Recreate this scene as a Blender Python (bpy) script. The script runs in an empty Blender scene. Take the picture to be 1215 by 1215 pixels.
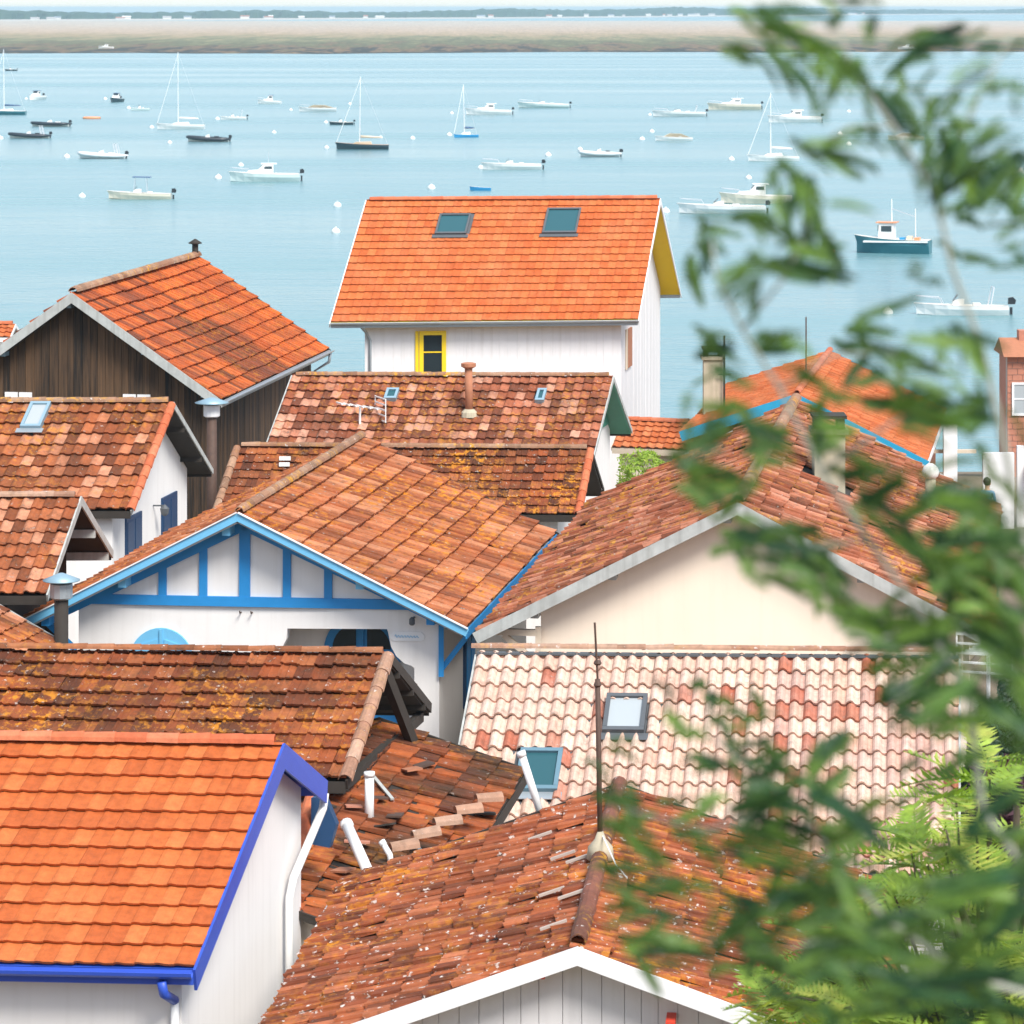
import bpy, math, random
import numpy as np
from mathutils import Vector, Matrix
random.seed(11); RNG = np.random.default_rng(11)
scene = bpy.context.scene
COL = scene.collection
R = math.radians

# ------------------------------------------------------------------ camera, sky, sun, exposure
CAM = Vector((0, 0, 18.0))
cd = bpy.data.cameras.new('camera'); cam = bpy.data.objects.new('camera', cd); COL.objects.link(cam)
cam.location = CAM; cam.rotation_euler = (R(90), 0, 0)
cd.sensor_width = 36; cd.lens = 118.52; cd.shift_y = -0.4926
cd.clip_start = 0.5; cd.clip_end = 40000
cd.dof.use_dof = True; cd.dof.focus_distance = 55; cd.dof.aperture_fstop = 7.0
scene.camera = cam

world = bpy.data.worlds.new('World'); scene.world = world; world.use_nodes = True
nt = world.node_tree; bg = nt.nodes['Background']
sky = nt.nodes.new('ShaderNodeTexSky'); sky.sky_type = 'NISHITA'; sky.sun_disc = False
SUN_EL, SUN_AZ = 50, 150            # azimuth: degrees clockwise from +Y, where the light comes from
sky.sun_elevation = R(SUN_EL); sky.sun_rotation = R(SUN_AZ)
sky.air_density = 1.0; sky.dust_density = 0.8; sky.ozone_density = 1.0; sky.altitude = 0
veil = nt.nodes.new('ShaderNodeMix'); veil.data_type = 'RGBA'; veil.inputs[0].default_value = .55      # even high cloud veil over the whole sky
veil.inputs[7].default_value = (3.3, 3.55, 3.75, 1); nt.links.new(sky.outputs[0], veil.inputs[6])
nt.links.new(veil.outputs[2], bg.inputs[0]); bg.inputs[1].default_value = 0.08
sd = bpy.data.lights.new('sun', 'SUN'); sun = bpy.data.objects.new('sun', sd); COL.objects.link(sun)
sd.energy = 1.5; sd.angle = R(22); sd.color = (1.0, 0.95, 0.88)
az = R(SUN_AZ); el = R(SUN_EL)
tosun = Vector((math.sin(az) * math.cos(el), math.cos(az) * math.cos(el), math.sin(el)))
sun.rotation_euler = (-tosun).to_track_quat('-Z', 'Y').to_euler(); sun.location = (0, -20, 60)
vs = scene.view_settings; vs.view_transform = 'Standard'; vs.look = 'None'; vs.gamma = 1.0; vs.use_curve_mapping = False
vs.exposure = 1.78

# ------------------------------------------------------------------ helpers
WL = {}                                   # origin of every object, in its root's untransformed frame
def V(*a): return Vector(a)
def tag(o, label=None, cat=None, group=None, kind=None):
    if label: o['label'] = label
    if cat: o['category'] = cat
    if group: o['group'] = group
    if kind: o['kind'] = kind
    return o
def empty(name, label, cat, loc, group=None, local=False):
    o = bpy.data.objects.new(name, None); COL.objects.link(o); o.empty_display_size = .3
    o.location = loc; WL[o.name] = Vector((0, 0, 0)) if local else Vector(loc)
    return tag(o, label, cat, group)
def link_mesh(name, me, mat, parent, origin):
    ob = bpy.data.objects.new(name, me); COL.objects.link(ob)
    if mat and not me.materials: me.materials.append(mat)
    if parent: ob.parent = parent; ob.location = Vector(origin) - WL[parent.name]
    else: ob.location = origin
    WL[ob.name] = Vector(origin)
    return ob
class MB:
    def __init__(s): s.v = []; s.f = []
    def add(s, vs, fs):
        n = len(s.v); s.v += [tuple(p) for p in vs]; s.f += [tuple(i + n for i in f) for f in fs]; return s
    def box(s, c, x, y, z):              # centre and three half-axis vectors
        c, x, y, z = map(Vector, (c, x, y, z))
        return s.add([c + a * x + b * y + d * z for a in (-1, 1) for b in (-1, 1) for d in (-1, 1)],
                     [(0, 1, 3, 2), (4, 6, 7, 5), (0, 4, 5, 1), (2, 3, 7, 6), (0, 2, 6, 4), (1, 5, 7, 3)])
    def abox(s, x0, x1, y0, y1, z0, z1): return s.box(((x0+x1)/2, (y0+y1)/2, (z0+z1)/2), ((x1-x0)/2, 0, 0), (0, (y1-y0)/2, 0), (0, 0, (z1-z0)/2))
    def bar(s, a, b, w, h, up=(0, 0, 1)):   # rectangular bar from a to b
        a, b, up = Vector(a), Vector(b), Vector(up); d = b - a; x = d.cross(up)
        if x.length < 1e-6: x = d.cross(Vector((1, 0, 0)))
        x.normalize(); y = x.cross(d).normalized()
        return s.box((a + b) / 2, d / 2, x * w / 2, y * h / 2)
    def tube(s, pts, r, n=8, cap=True):
        pts = [Vector(p) for p in pts]; rs = r if isinstance(r, (list, tuple)) else [r] * len(pts)
        base = len(s.v); ref = None
        for i, p in enumerate(pts):
            d = (pts[min(i + 1, len(pts) - 1)] - pts[max(i - 1, 0)]).normalized()
            if ref is None: ref = d.orthogonal().normalized()
            ref = (ref - d * ref.dot(d)).normalized(); q = d.cross(ref)
            for k in range(n):
                t = 2 * math.pi * k / n; s.v.append(tuple(p + (ref * math.cos(t) + q * math.sin(t)) * rs[i]))
        for i in range(len(pts) - 1):
            for k in range(n):
                a = base + i * n + k; b = base + i * n + (k + 1) % n; s.f.append((a, b, b + n, a + n))
        if cap:
            s.f.append(tuple(base + k for k in range(n))[::-1]); e = base + (len(pts) - 1) * n; s.f.append(tuple(e + k for k in range(n)))
        return s
    def lathe(s, c, prof, n=12):          # prof: (radius, z) pairs
        base = len(s.v); c = Vector(c)
        for r, z in prof:
            for k in range(n):
                t = 2 * math.pi * k / n; s.v.append((c.x + r * math.cos(t), c.y + r * math.sin(t), c.z + z))
        for i in range(len(prof) - 1):
            for k in range(n):
                a = base + i * n + k; b = base + i * n + (k + 1) % n; s.f.append((a, b, b + n, a + n))
        s.f.append(tuple(base + k for k in range(n))[::-1]); e = base + (len(prof) - 1) * n; s.f.append(tuple(e + k for k in range(n)))
        return s
    def ext(s, poly, vec):                # polygon extruded
        poly = [Vector(p) for p in poly]; vec = Vector(vec); n = len(poly)
        return s.add(poly + [p + vec for p in poly], [tuple(range(n))[::-1], tuple(range(n, 2 * n))] + [(i, (i + 1) % n, n + (i + 1) % n, n + i) for i in range(n)])
    def build(s, name, mat, parent=None, smooth=False, origin=None):
        a = np.array(s.v, dtype=float); o = (a.min(0) + a.max(0)) / 2
        if origin is not None: o = np.array(origin, dtype=float)
        me = bpy.data.meshes.new(name); me.from_pydata((a - o).tolist(), [], s.f); me.update()
        fix_normals(me)
        if smooth: me.polygons.foreach_set('use_smooth', [True] * len(me.polygons))
        return link_mesh(name, me, mat, parent, Vector(o))
import bmesh
def fix_normals(me):
    if len(me.polygons) > 4000: return
    b = bmesh.new(); b.from_mesh(me); bmesh.ops.recalc_face_normals(b, faces=b.faces); b.to_mesh(me); b.free()

# ------------------------------------------------------------------ materials
def nodes(name):
    m = bpy.data.materials.new(name); m.use_nodes = True; t = m.node_tree
    return m, t, t.nodes['Principled BSDF'], (lambda k, **kw: _n(t, k, kw)), t.links.new
def _n(t, k, kw):
    n = t.nodes.new('ShaderNode' + k)
    for a, b in kw.items(): setattr(n, a, b)
    return n
def rgba(c): return (c[0], c[1], c[2], 1)
def noise(N, Lk, co, scale, detail=4, rough=.55):
    n = N('TexNoise'); n.inputs['Scale'].default_value = scale; n.inputs['Detail'].default_value = detail; n.inputs['Roughness'].default_value = rough
    if co: Lk(co, n.inputs['Vector'])
    return n
def ramp(N, Lk, fac, stops):
    r = N('ValToRGB'); e = r.color_ramp.elements
    while len(e) < len(stops): e.new(.5)
    for q, (p, c) in zip(e, stops): q.position = p; q.color = rgba(c) if not isinstance(c, (int, float)) else (c, c, c, 1)
    Lk(fac, r.inputs[0]); return r.outputs[0]
def mix(N, Lk, fac, a, b, mode='MIX'):
    m = N('Mix', data_type='RGBA', blend_type=mode)
    if isinstance(fac, (int, float)): m.inputs[0].default_value = fac
    else: Lk(fac, m.inputs[0])
    for i, q in ((6, a), (7, b)):
        if isinstance(q, tuple): m.inputs[i].default_value = rgba(q)
        else: Lk(q, m.inputs[i])
    return m.outputs[2]
def bump(N, Lk, h, p, strength=.3, dist=.01):
    b = N('Bump'); b.inputs['Strength'].default_value = strength; b.inputs['Distance'].default_value = dist
    Lk(h, b.inputs['Height']); Lk(b.outputs[0], p.inputs['Normal'])
def plain(name, col, rough=.6, var=.18, scale=6., bmp=.15, metal=0., streak=0., dirt=None):
    m, t, p, N, Lk = nodes(name)
    pos = N('NewGeometry').outputs['Position']
    n1 = noise(N, Lk, pos, scale); c = mix(N, Lk, n1.outputs[0], tuple(x * (1 - var) for x in col), tuple(min(1, x * (1 + var * .6)) for x in col))
    if streak:
        mp = N('Mapping'); mp.inputs['Scale'].default_value = (5, 5, .25); Lk(pos, mp.inputs[0])
        n2 = noise(N, Lk, mp.outputs[0], 1.6, 5); f = ramp(N, Lk, n2.outputs[0], [(.48, 0.), (.75, streak)])
        c = mix(N, Lk, f, c, dirt or tuple(x * .45 for x in col))
    Lk(c, p.inputs['Base Color']); p.inputs['Roughness'].default_value = rough; p.inputs['Metallic'].default_value = metal
    if bmp: bump(N, Lk, noise(N, Lk, pos, scale * 12, 3).outputs[0], p, bmp, .01)
    return m
def tile_mat(name, tones, patch=None, patch_amt=.5, lichen=None, lichen_amt=0., white_amt=0., moss_amt=0., rough=.8, wt=.64):
    m, t, p, N, Lk = nodes(name)
    pos = N('NewGeometry').outputs['Position']
    at = N('Attribute', attribute_name='tone').outputs['Fac']
    c = ramp(N, Lk, at, [(i / (len(tones) - 1), q) for i, q in enumerate(tones)])
    if patch:
        f = ramp(N, Lk, noise(N, Lk, pos, .9, 5, .6).outputs[0], [(.42, 0.), (.66, patch_amt)]); c = mix(N, Lk, f, c, patch)
    g = ramp(N, Lk, noise(N, Lk, pos, 9., 6, .7).outputs[0], [(.3, .72), (.7, 1.12)]); c = mix(N, Lk, 1., c, g, 'MULTIPLY')
    if moss_amt:
        f = ramp(N, Lk, noise(N, Lk, pos, 5.5, 6, .7).outputs[0], [(.54, 0.), (.68, moss_amt)]); c = mix(N, Lk, f, c, (.05, .033, .02))
    if lichen_amt:
        big = ramp(N, Lk, noise(N, Lk, pos, .55, 3).outputs[0], [(.45, .0), (.65, 1.)])
        f = ramp(N, Lk, noise(N, Lk, pos, 7., 6, .65).outputs[0], [(.5, 0.), (.62, lichen_amt)])
        f2 = N('Math', operation='MULTIPLY'); Lk(f, f2.inputs[0]); Lk(big, f2.inputs[1]); c = mix(N, Lk, f2.outputs[0], c, lichen or (.62, .27, .03))
    if white_amt:
        f = ramp(N, Lk, noise(N, Lk, pos, 11., 4, .6).outputs[0], [(wt, 0.), (wt + .05, white_amt)]); c = mix(N, Lk, f, c, (.62, .55, .5))
    Lk(c, p.inputs['Base Color']); p.inputs['Roughness'].default_value = rough; p.inputs['Specular IOR Level'].default_value = .25
    bump(N, Lk, noise(N, Lk, pos, 40, 4, .7).outputs[0], p, .35, .012)
    return m
def wood(name, dark, light, rough=.8, amt=1.):
    m, t, p, N, Lk = nodes(name)
    pos = N('NewGeometry').outputs['Position']; at = N('ObjectInfo').outputs['Random']
    mp = N('Mapping'); mp.inputs['Scale'].default_value = (14, 14, .7); Lk(pos, mp.inputs[0])
    n = noise(N, Lk, mp.outputs[0], 1.2, 6, .65); ad = N('Math', operation='MULTIPLY_ADD'); Lk(at, ad.inputs[0]); ad.inputs[1].default_value = .35; Lk(n.outputs[0], ad.inputs[2])
    c = ramp(N, Lk, ad.outputs[0], [(.42, dark), (.95, light)]); Lk(c, p.inputs['Base Color']); p.inputs['Roughness'].default_value = rough
    bump(N, Lk, n.outputs[0], p, .4 * amt, .01); return m
def glass(name, col=(.05, .09, .1), rough=.06):
    m, t, p, N, Lk = nodes(name); p.inputs['Base Color'].default_value = rgba(col); p.inputs['Roughness'].default_value = rough
    p.inputs['Specular IOR Level'].default_value = .35; return m
def leaf_mat(name, c0, c1, c2, trans=.45, ns=14):
    m, t, p, N, Lk = nodes(name)
    rnd = N('ObjectInfo').outputs['Random']; pos = N('NewGeometry').outputs['Position']
    nz = noise(N, Lk, pos, ns * .45, 3); ad = N('Math', operation='MULTIPLY_ADD'); Lk(rnd, ad.inputs[0]); ad.inputs[1].default_value = .45; Lk(nz.outputs[0], ad.inputs[2])
    c = ramp(N, Lk, ad.outputs[0], [(.35, c0), (.68, c1), (1., c2)])
    g = ramp(N, Lk, noise(N, Lk, pos, ns, 2).outputs[0], [(.3, .75), (.7, 1.2)]); c = mix(N, Lk, 1., c, g, 'MULTIPLY')
    Lk(c, p.inputs['Base Color']); p.inputs['Roughness'].default_value = .5
    tr = N('BsdfTranslucent'); Lk(mix(N, Lk, 1., c, (1.0, 1.0, .5), 'MULTIPLY'), tr.inputs[0])
    mx = N('MixShader'); mx.inputs[0].default_value = trans; Lk(p.outputs[0], mx.inputs[1]); Lk(tr.outputs[0], mx.inputs[2])
    Lk(mx.outputs[0], t.nodes['Material Output'].inputs[0]); return m
M = {}
M['white'] = plain('white_plaster', (.8, .78, .76), .85, .06, 1.5, .12, streak=.18, dirt=(.5, .47, .44))
M['cream'] = plain('cream_plaster', (.86, .74, .6), .85, .07, 1.2, .12, streak=.12, dirt=(.6, .45, .32))
M['wboard'] = plain('white_board_paint', (.78, .76, .76), .6, .07, 3, .1, streak=.3, dirt=(.5, .46, .42))
M['gboard'] = plain('grey_white_board_paint', (.74, .72, .72), .6, .08, 3, .1, streak=.2)
M['wpaint'] = plain('white_paint', (.8, .8, .8), .5, .06, 4, .05)
M['greypaint'] = plain('weathered_white_paint', (.46, .48, .46), .6, .35, 5, .2, streak=.6, dirt=(.22, .22, .2))
M['pvc'] = plain('white_pvc', (.8, .8, .78), .35, .05, 4, 0)
M['blue'] = plain('azure_paint', (.02, .25, .6), .5, .12, 5, .1)
M['lblue'] = plain('light_azure_paint', (.16, .48, .74), .5, .1, 5, .1)
M['royal'] = plain('royal_blue_paint', (.03, .09, .52), .45, .12, 5, .06)
M['navy'] = plain('navy_paint', (.008, .045, .12), .5, .12, 5, .06)
M['teal'] = plain('teal_paint', (.02, .3, .5), .5, .12, 5, .06)
M['yellow'] = plain('yellow_paint', (.9, .62, .012), .5, .06, 5, .04)
M['green'] = plain('green_paint', (.06, .25, .18), .5, .15, 5, .06)
M['dark'] = plain('dark_timber', (.035, .028, .022), .85, .3, 8, .2)
M['soffit'] = plain('pale_soffit', (.45, .42, .4), .8, .15, 6, .1)
M['beam'] = plain('pale_beam', (.62, .52, .4), .75, .15, 6, .1)
M['wood'] = wood('weathered_dark_board', (.006, .005, .004), (.13, .07, .032))
M['redboard'] = wood('reddish_board', (.14, .045, .025), (.35, .13, .07))
M['zinc'] = plain('zinc', (.42, .47, .5), .45, .15, 6, .05, metal=.6)
M['bluezinc'] = plain('blue_grey_zinc', (.28, .42, .5), .5, .12, 6, .05, metal=.3)
M['rust'] = plain('rusty_steel', (.09, .05, .035), .7, .4, 12, .2)
M['alu'] = plain('aluminium', (.7, .7, .72), .4, .05, 6, 0, metal=.5)
M['frame'] = plain('dark_grey_frame', (.09, .1, .11), .5, .1, 6, 0)
M['bframe'] = plain('slate_blue_frame', (.12, .22, .28), .5, .1, 6, 0)
M['glass'] = glass('window_glass', (.02, .03, .035))
M['skyglass'] = glass('skylight_glass', (.03, .1, .12), .12)
M['blind'] = plain('white_blind', (.38, .42, .44), .25, .04, 3, 0)
M['terracotta'] = plain('terracotta', (.42, .17, .09), .8, .25, 8, .2)
M['chimney'] = plain('cream_render', (.5, .44, .32), .85, .25, 5, .2, streak=.4, dirt=(.2, .2, .12))
M['brick'] = plain('pinkish_brick', (.48, .2, .13), .85, .25, 7, .25)
M['mortar'] = plain('mortar', (.5, .42, .36), .9, .15, 8, .2)
M['red'] = plain('red_paint', (.65, .06, .03), .5, .1, 5, 0)
T = {}
T['A'] = tile_mat('new_orange_tile', [(.44, .1, .026), (.52, .13, .033), (.58, .165, .048)], rough=.7)
T['G'] = tile_mat('bright_orange_tile', [(.46, .1, .026), (.52, .125, .033), (.56, .16, .046)], patch=(.56, .21, .09), patch_amt=.4, rough=.75)
T['B'] = tile_mat('old_brown_tile', [(.09, .03, .015), (.2, .052, .02), (.31, .08, .026), (.36, .12, .045)], (.08, .035, .018), .65, (.6, .24, .02), .9, .6, .7)
T['C'] = tile_mat('worn_orange_tile', [(.22, .065, .028), (.38, .11, .04), (.5, .17, .07), (.58, .25, .13)], (.2, .07, .03), .5, (.62, .24, .02), .9, .4, .6)
T['D'] = tile_mat('patched_orange_tile', [(.13, .045, .024), (.3, .07, .025), (.52, .11, .025), (.6, .16, .045)], (.2, .06, .03), .6, (.55, .22, .02), .5, 0, .4)
T['E'] = tile_mat('mottled_brown_tile', [(.14, .045, .02), (.31, .085, .03), (.44, .135, .05), (.64, .3, .18)], (.14, .05, .022), .6, (.55, .22, .02), .7, .35, .65)
T['H'] = tile_mat('mottled_russet_tile', [(.14, .045, .024), (.3, .085, .038), (.44, .15, .08), (.66, .35, .24)], (.14, .05, .026), .6, (.55, .24, .02), .6, .5, .65)
T['J'] = tile_mat('rough_russet_tile', [(.15, .05, .026), (.32, .095, .046), (.44, .15, .08), (.54, .25, .16)], (.17, .06, .032), .6, (.6, .3, .02), .7, .4, .65)
T['K'] = tile_mat('pale_pink_tile', [(.4, .1, .05), (.52, .25, .17), (.64, .42, .32), (.74, .56, .45), (.66, .45, .37), (.52, .31, .25)], (.56, .36, .3), .4, None, 0, .35, .4)
T['L'] = tile_mat('spotted_russet_tile', [(.12, .038, .02), (.27, .07, .03), (.4, .11, .04), (.48, .16, .075)], (.2, .065, .03), .6, (.6, .24, .02), .8, 1., .7, wt=.62)
T['M'] = tile_mat('mossy_orange_tile', [(.1, .035, .02), (.24, .065, .025), (.4, .1, .03), (.48, .14, .04)], (.05, .03, .016), .9, (.5, .2, .02), .6, .3, .6)
T['N'] = tile_mat('orange_tile', [(.42, .1, .03), (.54, .145, .045), (.6, .2, .08)], (.46, .17, .07), .5, None, 0, .1, .2)
M['cap'] = tile_mat('lichened_ridge_tile', [(.2, .1, .06), (.34, .17, .1), (.42, .26, .17)], (.3, .2, .13), .5, (.6, .3, .02), .9, .8, .4)
M['capb'] = tile_mat('mossy_ridge_tile', [(.2, .07, .03), (.33, .12, .05), (.42, .18, .09)], (.14, .06, .03), .6, (.62, .28, .02), .95, .8, .7)
M['capl'] = tile_mat('russet_ridge_tile', [(.13, .05, .03), (.22, .08, .05), (.3, .12, .08)], (.12, .06, .04), .6, (.6, .3, .02), .7, .8, .6)
M['capo'] = tile_mat('orange_ridge_tile', [(.5, .12, .05), (.55, .16, .07), (.6, .2, .1)], rough=.7)
M['capp'] = tile_mat('pinkish_verge_tile', [(.34, .17, .11), (.42, .24, .16), (.5, .32, .23)], (.3, .2, .14), .5, (.6, .35, .1), .5, .8, .4)
# ------------------------------------------------------------------ measured layout (metres): ridge ends and eave offsets of each roof, leaves, boats
ROOFS={
 'A':((-7.272,38.911,9.556),(-2.630,38.600,9.556),(-0.686,-3.468,-1.560),(0.377,1.907,-0.858)),
 'B':((-8.559,46.424,9.180),(-1.673,46.000,9.180),(-0.481,-2.374,-1.170),(0.481,2.374,-1.170)),
 'C':((-4.720,58.000,9.286),(-3.039,68.483,9.286),(-3.891,0.624,-2.014),(3.924,-0.629,-1.856)),
 'D':((-10.973,84.000,10.881),(-8.989,96.529,10.881),(-3.823,0.605,-2.801),(3.769,-0.597,-2.598)),
 'E':((-13.095,72.000,9.558),(-7.245,72.000,9.558),(-0.555,-3.053,-1.831),(0.555,3.053,-1.831)),
 'F':((-10.894,59.897,9.285),(-7.688,60.000,9.285),(-0.282,-2.304,-1.324),(0.282,2.304,-1.324)),
 'G':((-4.595,106.561,11.899),(4.717,107.500,11.899),(-0.878,-4.804,-3.399),(0.878,4.804,-3.399)),
 'H':((-5.614,86.197,8.583),(2.569,86.000,8.583),(-0.556,-2.552,-1.661),(0.556,2.552,-1.661)),
 'I':((-6.302,77.443,7.913),(1.800,77.000,7.913),(-0.327,-1.963,-1.187),(0.327,1.963,-1.187)),
 'J':((3.678,55.000,9.915),(5.868,69.548,9.915),(-4.255,0.641,-2.222),(4.105,-0.618,-2.098)),
 'K':((-0.522,50.325,8.325),(6.619,50.000,8.325),(-0.508,-3.837,-2.223),(0.508,3.837,-2.223)),
 'L':((0.626,32.300,8.988),(1.246,39.096,8.988),(-3.246,0.296,-1.199),(3.116,-0.284,-1.081)),
 'N':((7.763,92.000,7.443),(9.792,103.754,7.443),(-3.124,0.539,-1.080),(3.491,-0.603,-1.736)),
 'R':((3.190,97.792,6.021),(5.541,97.000,6.021),(-0.327,-1.552,-0.572),(0.327,1.552,-0.572)),
 'P':((-21.274,122.000,6.532),(-17.980,122.000,6.532),(-0.062,-0.812,-0.378),(0.062,0.812,-0.378)),
}
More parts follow.
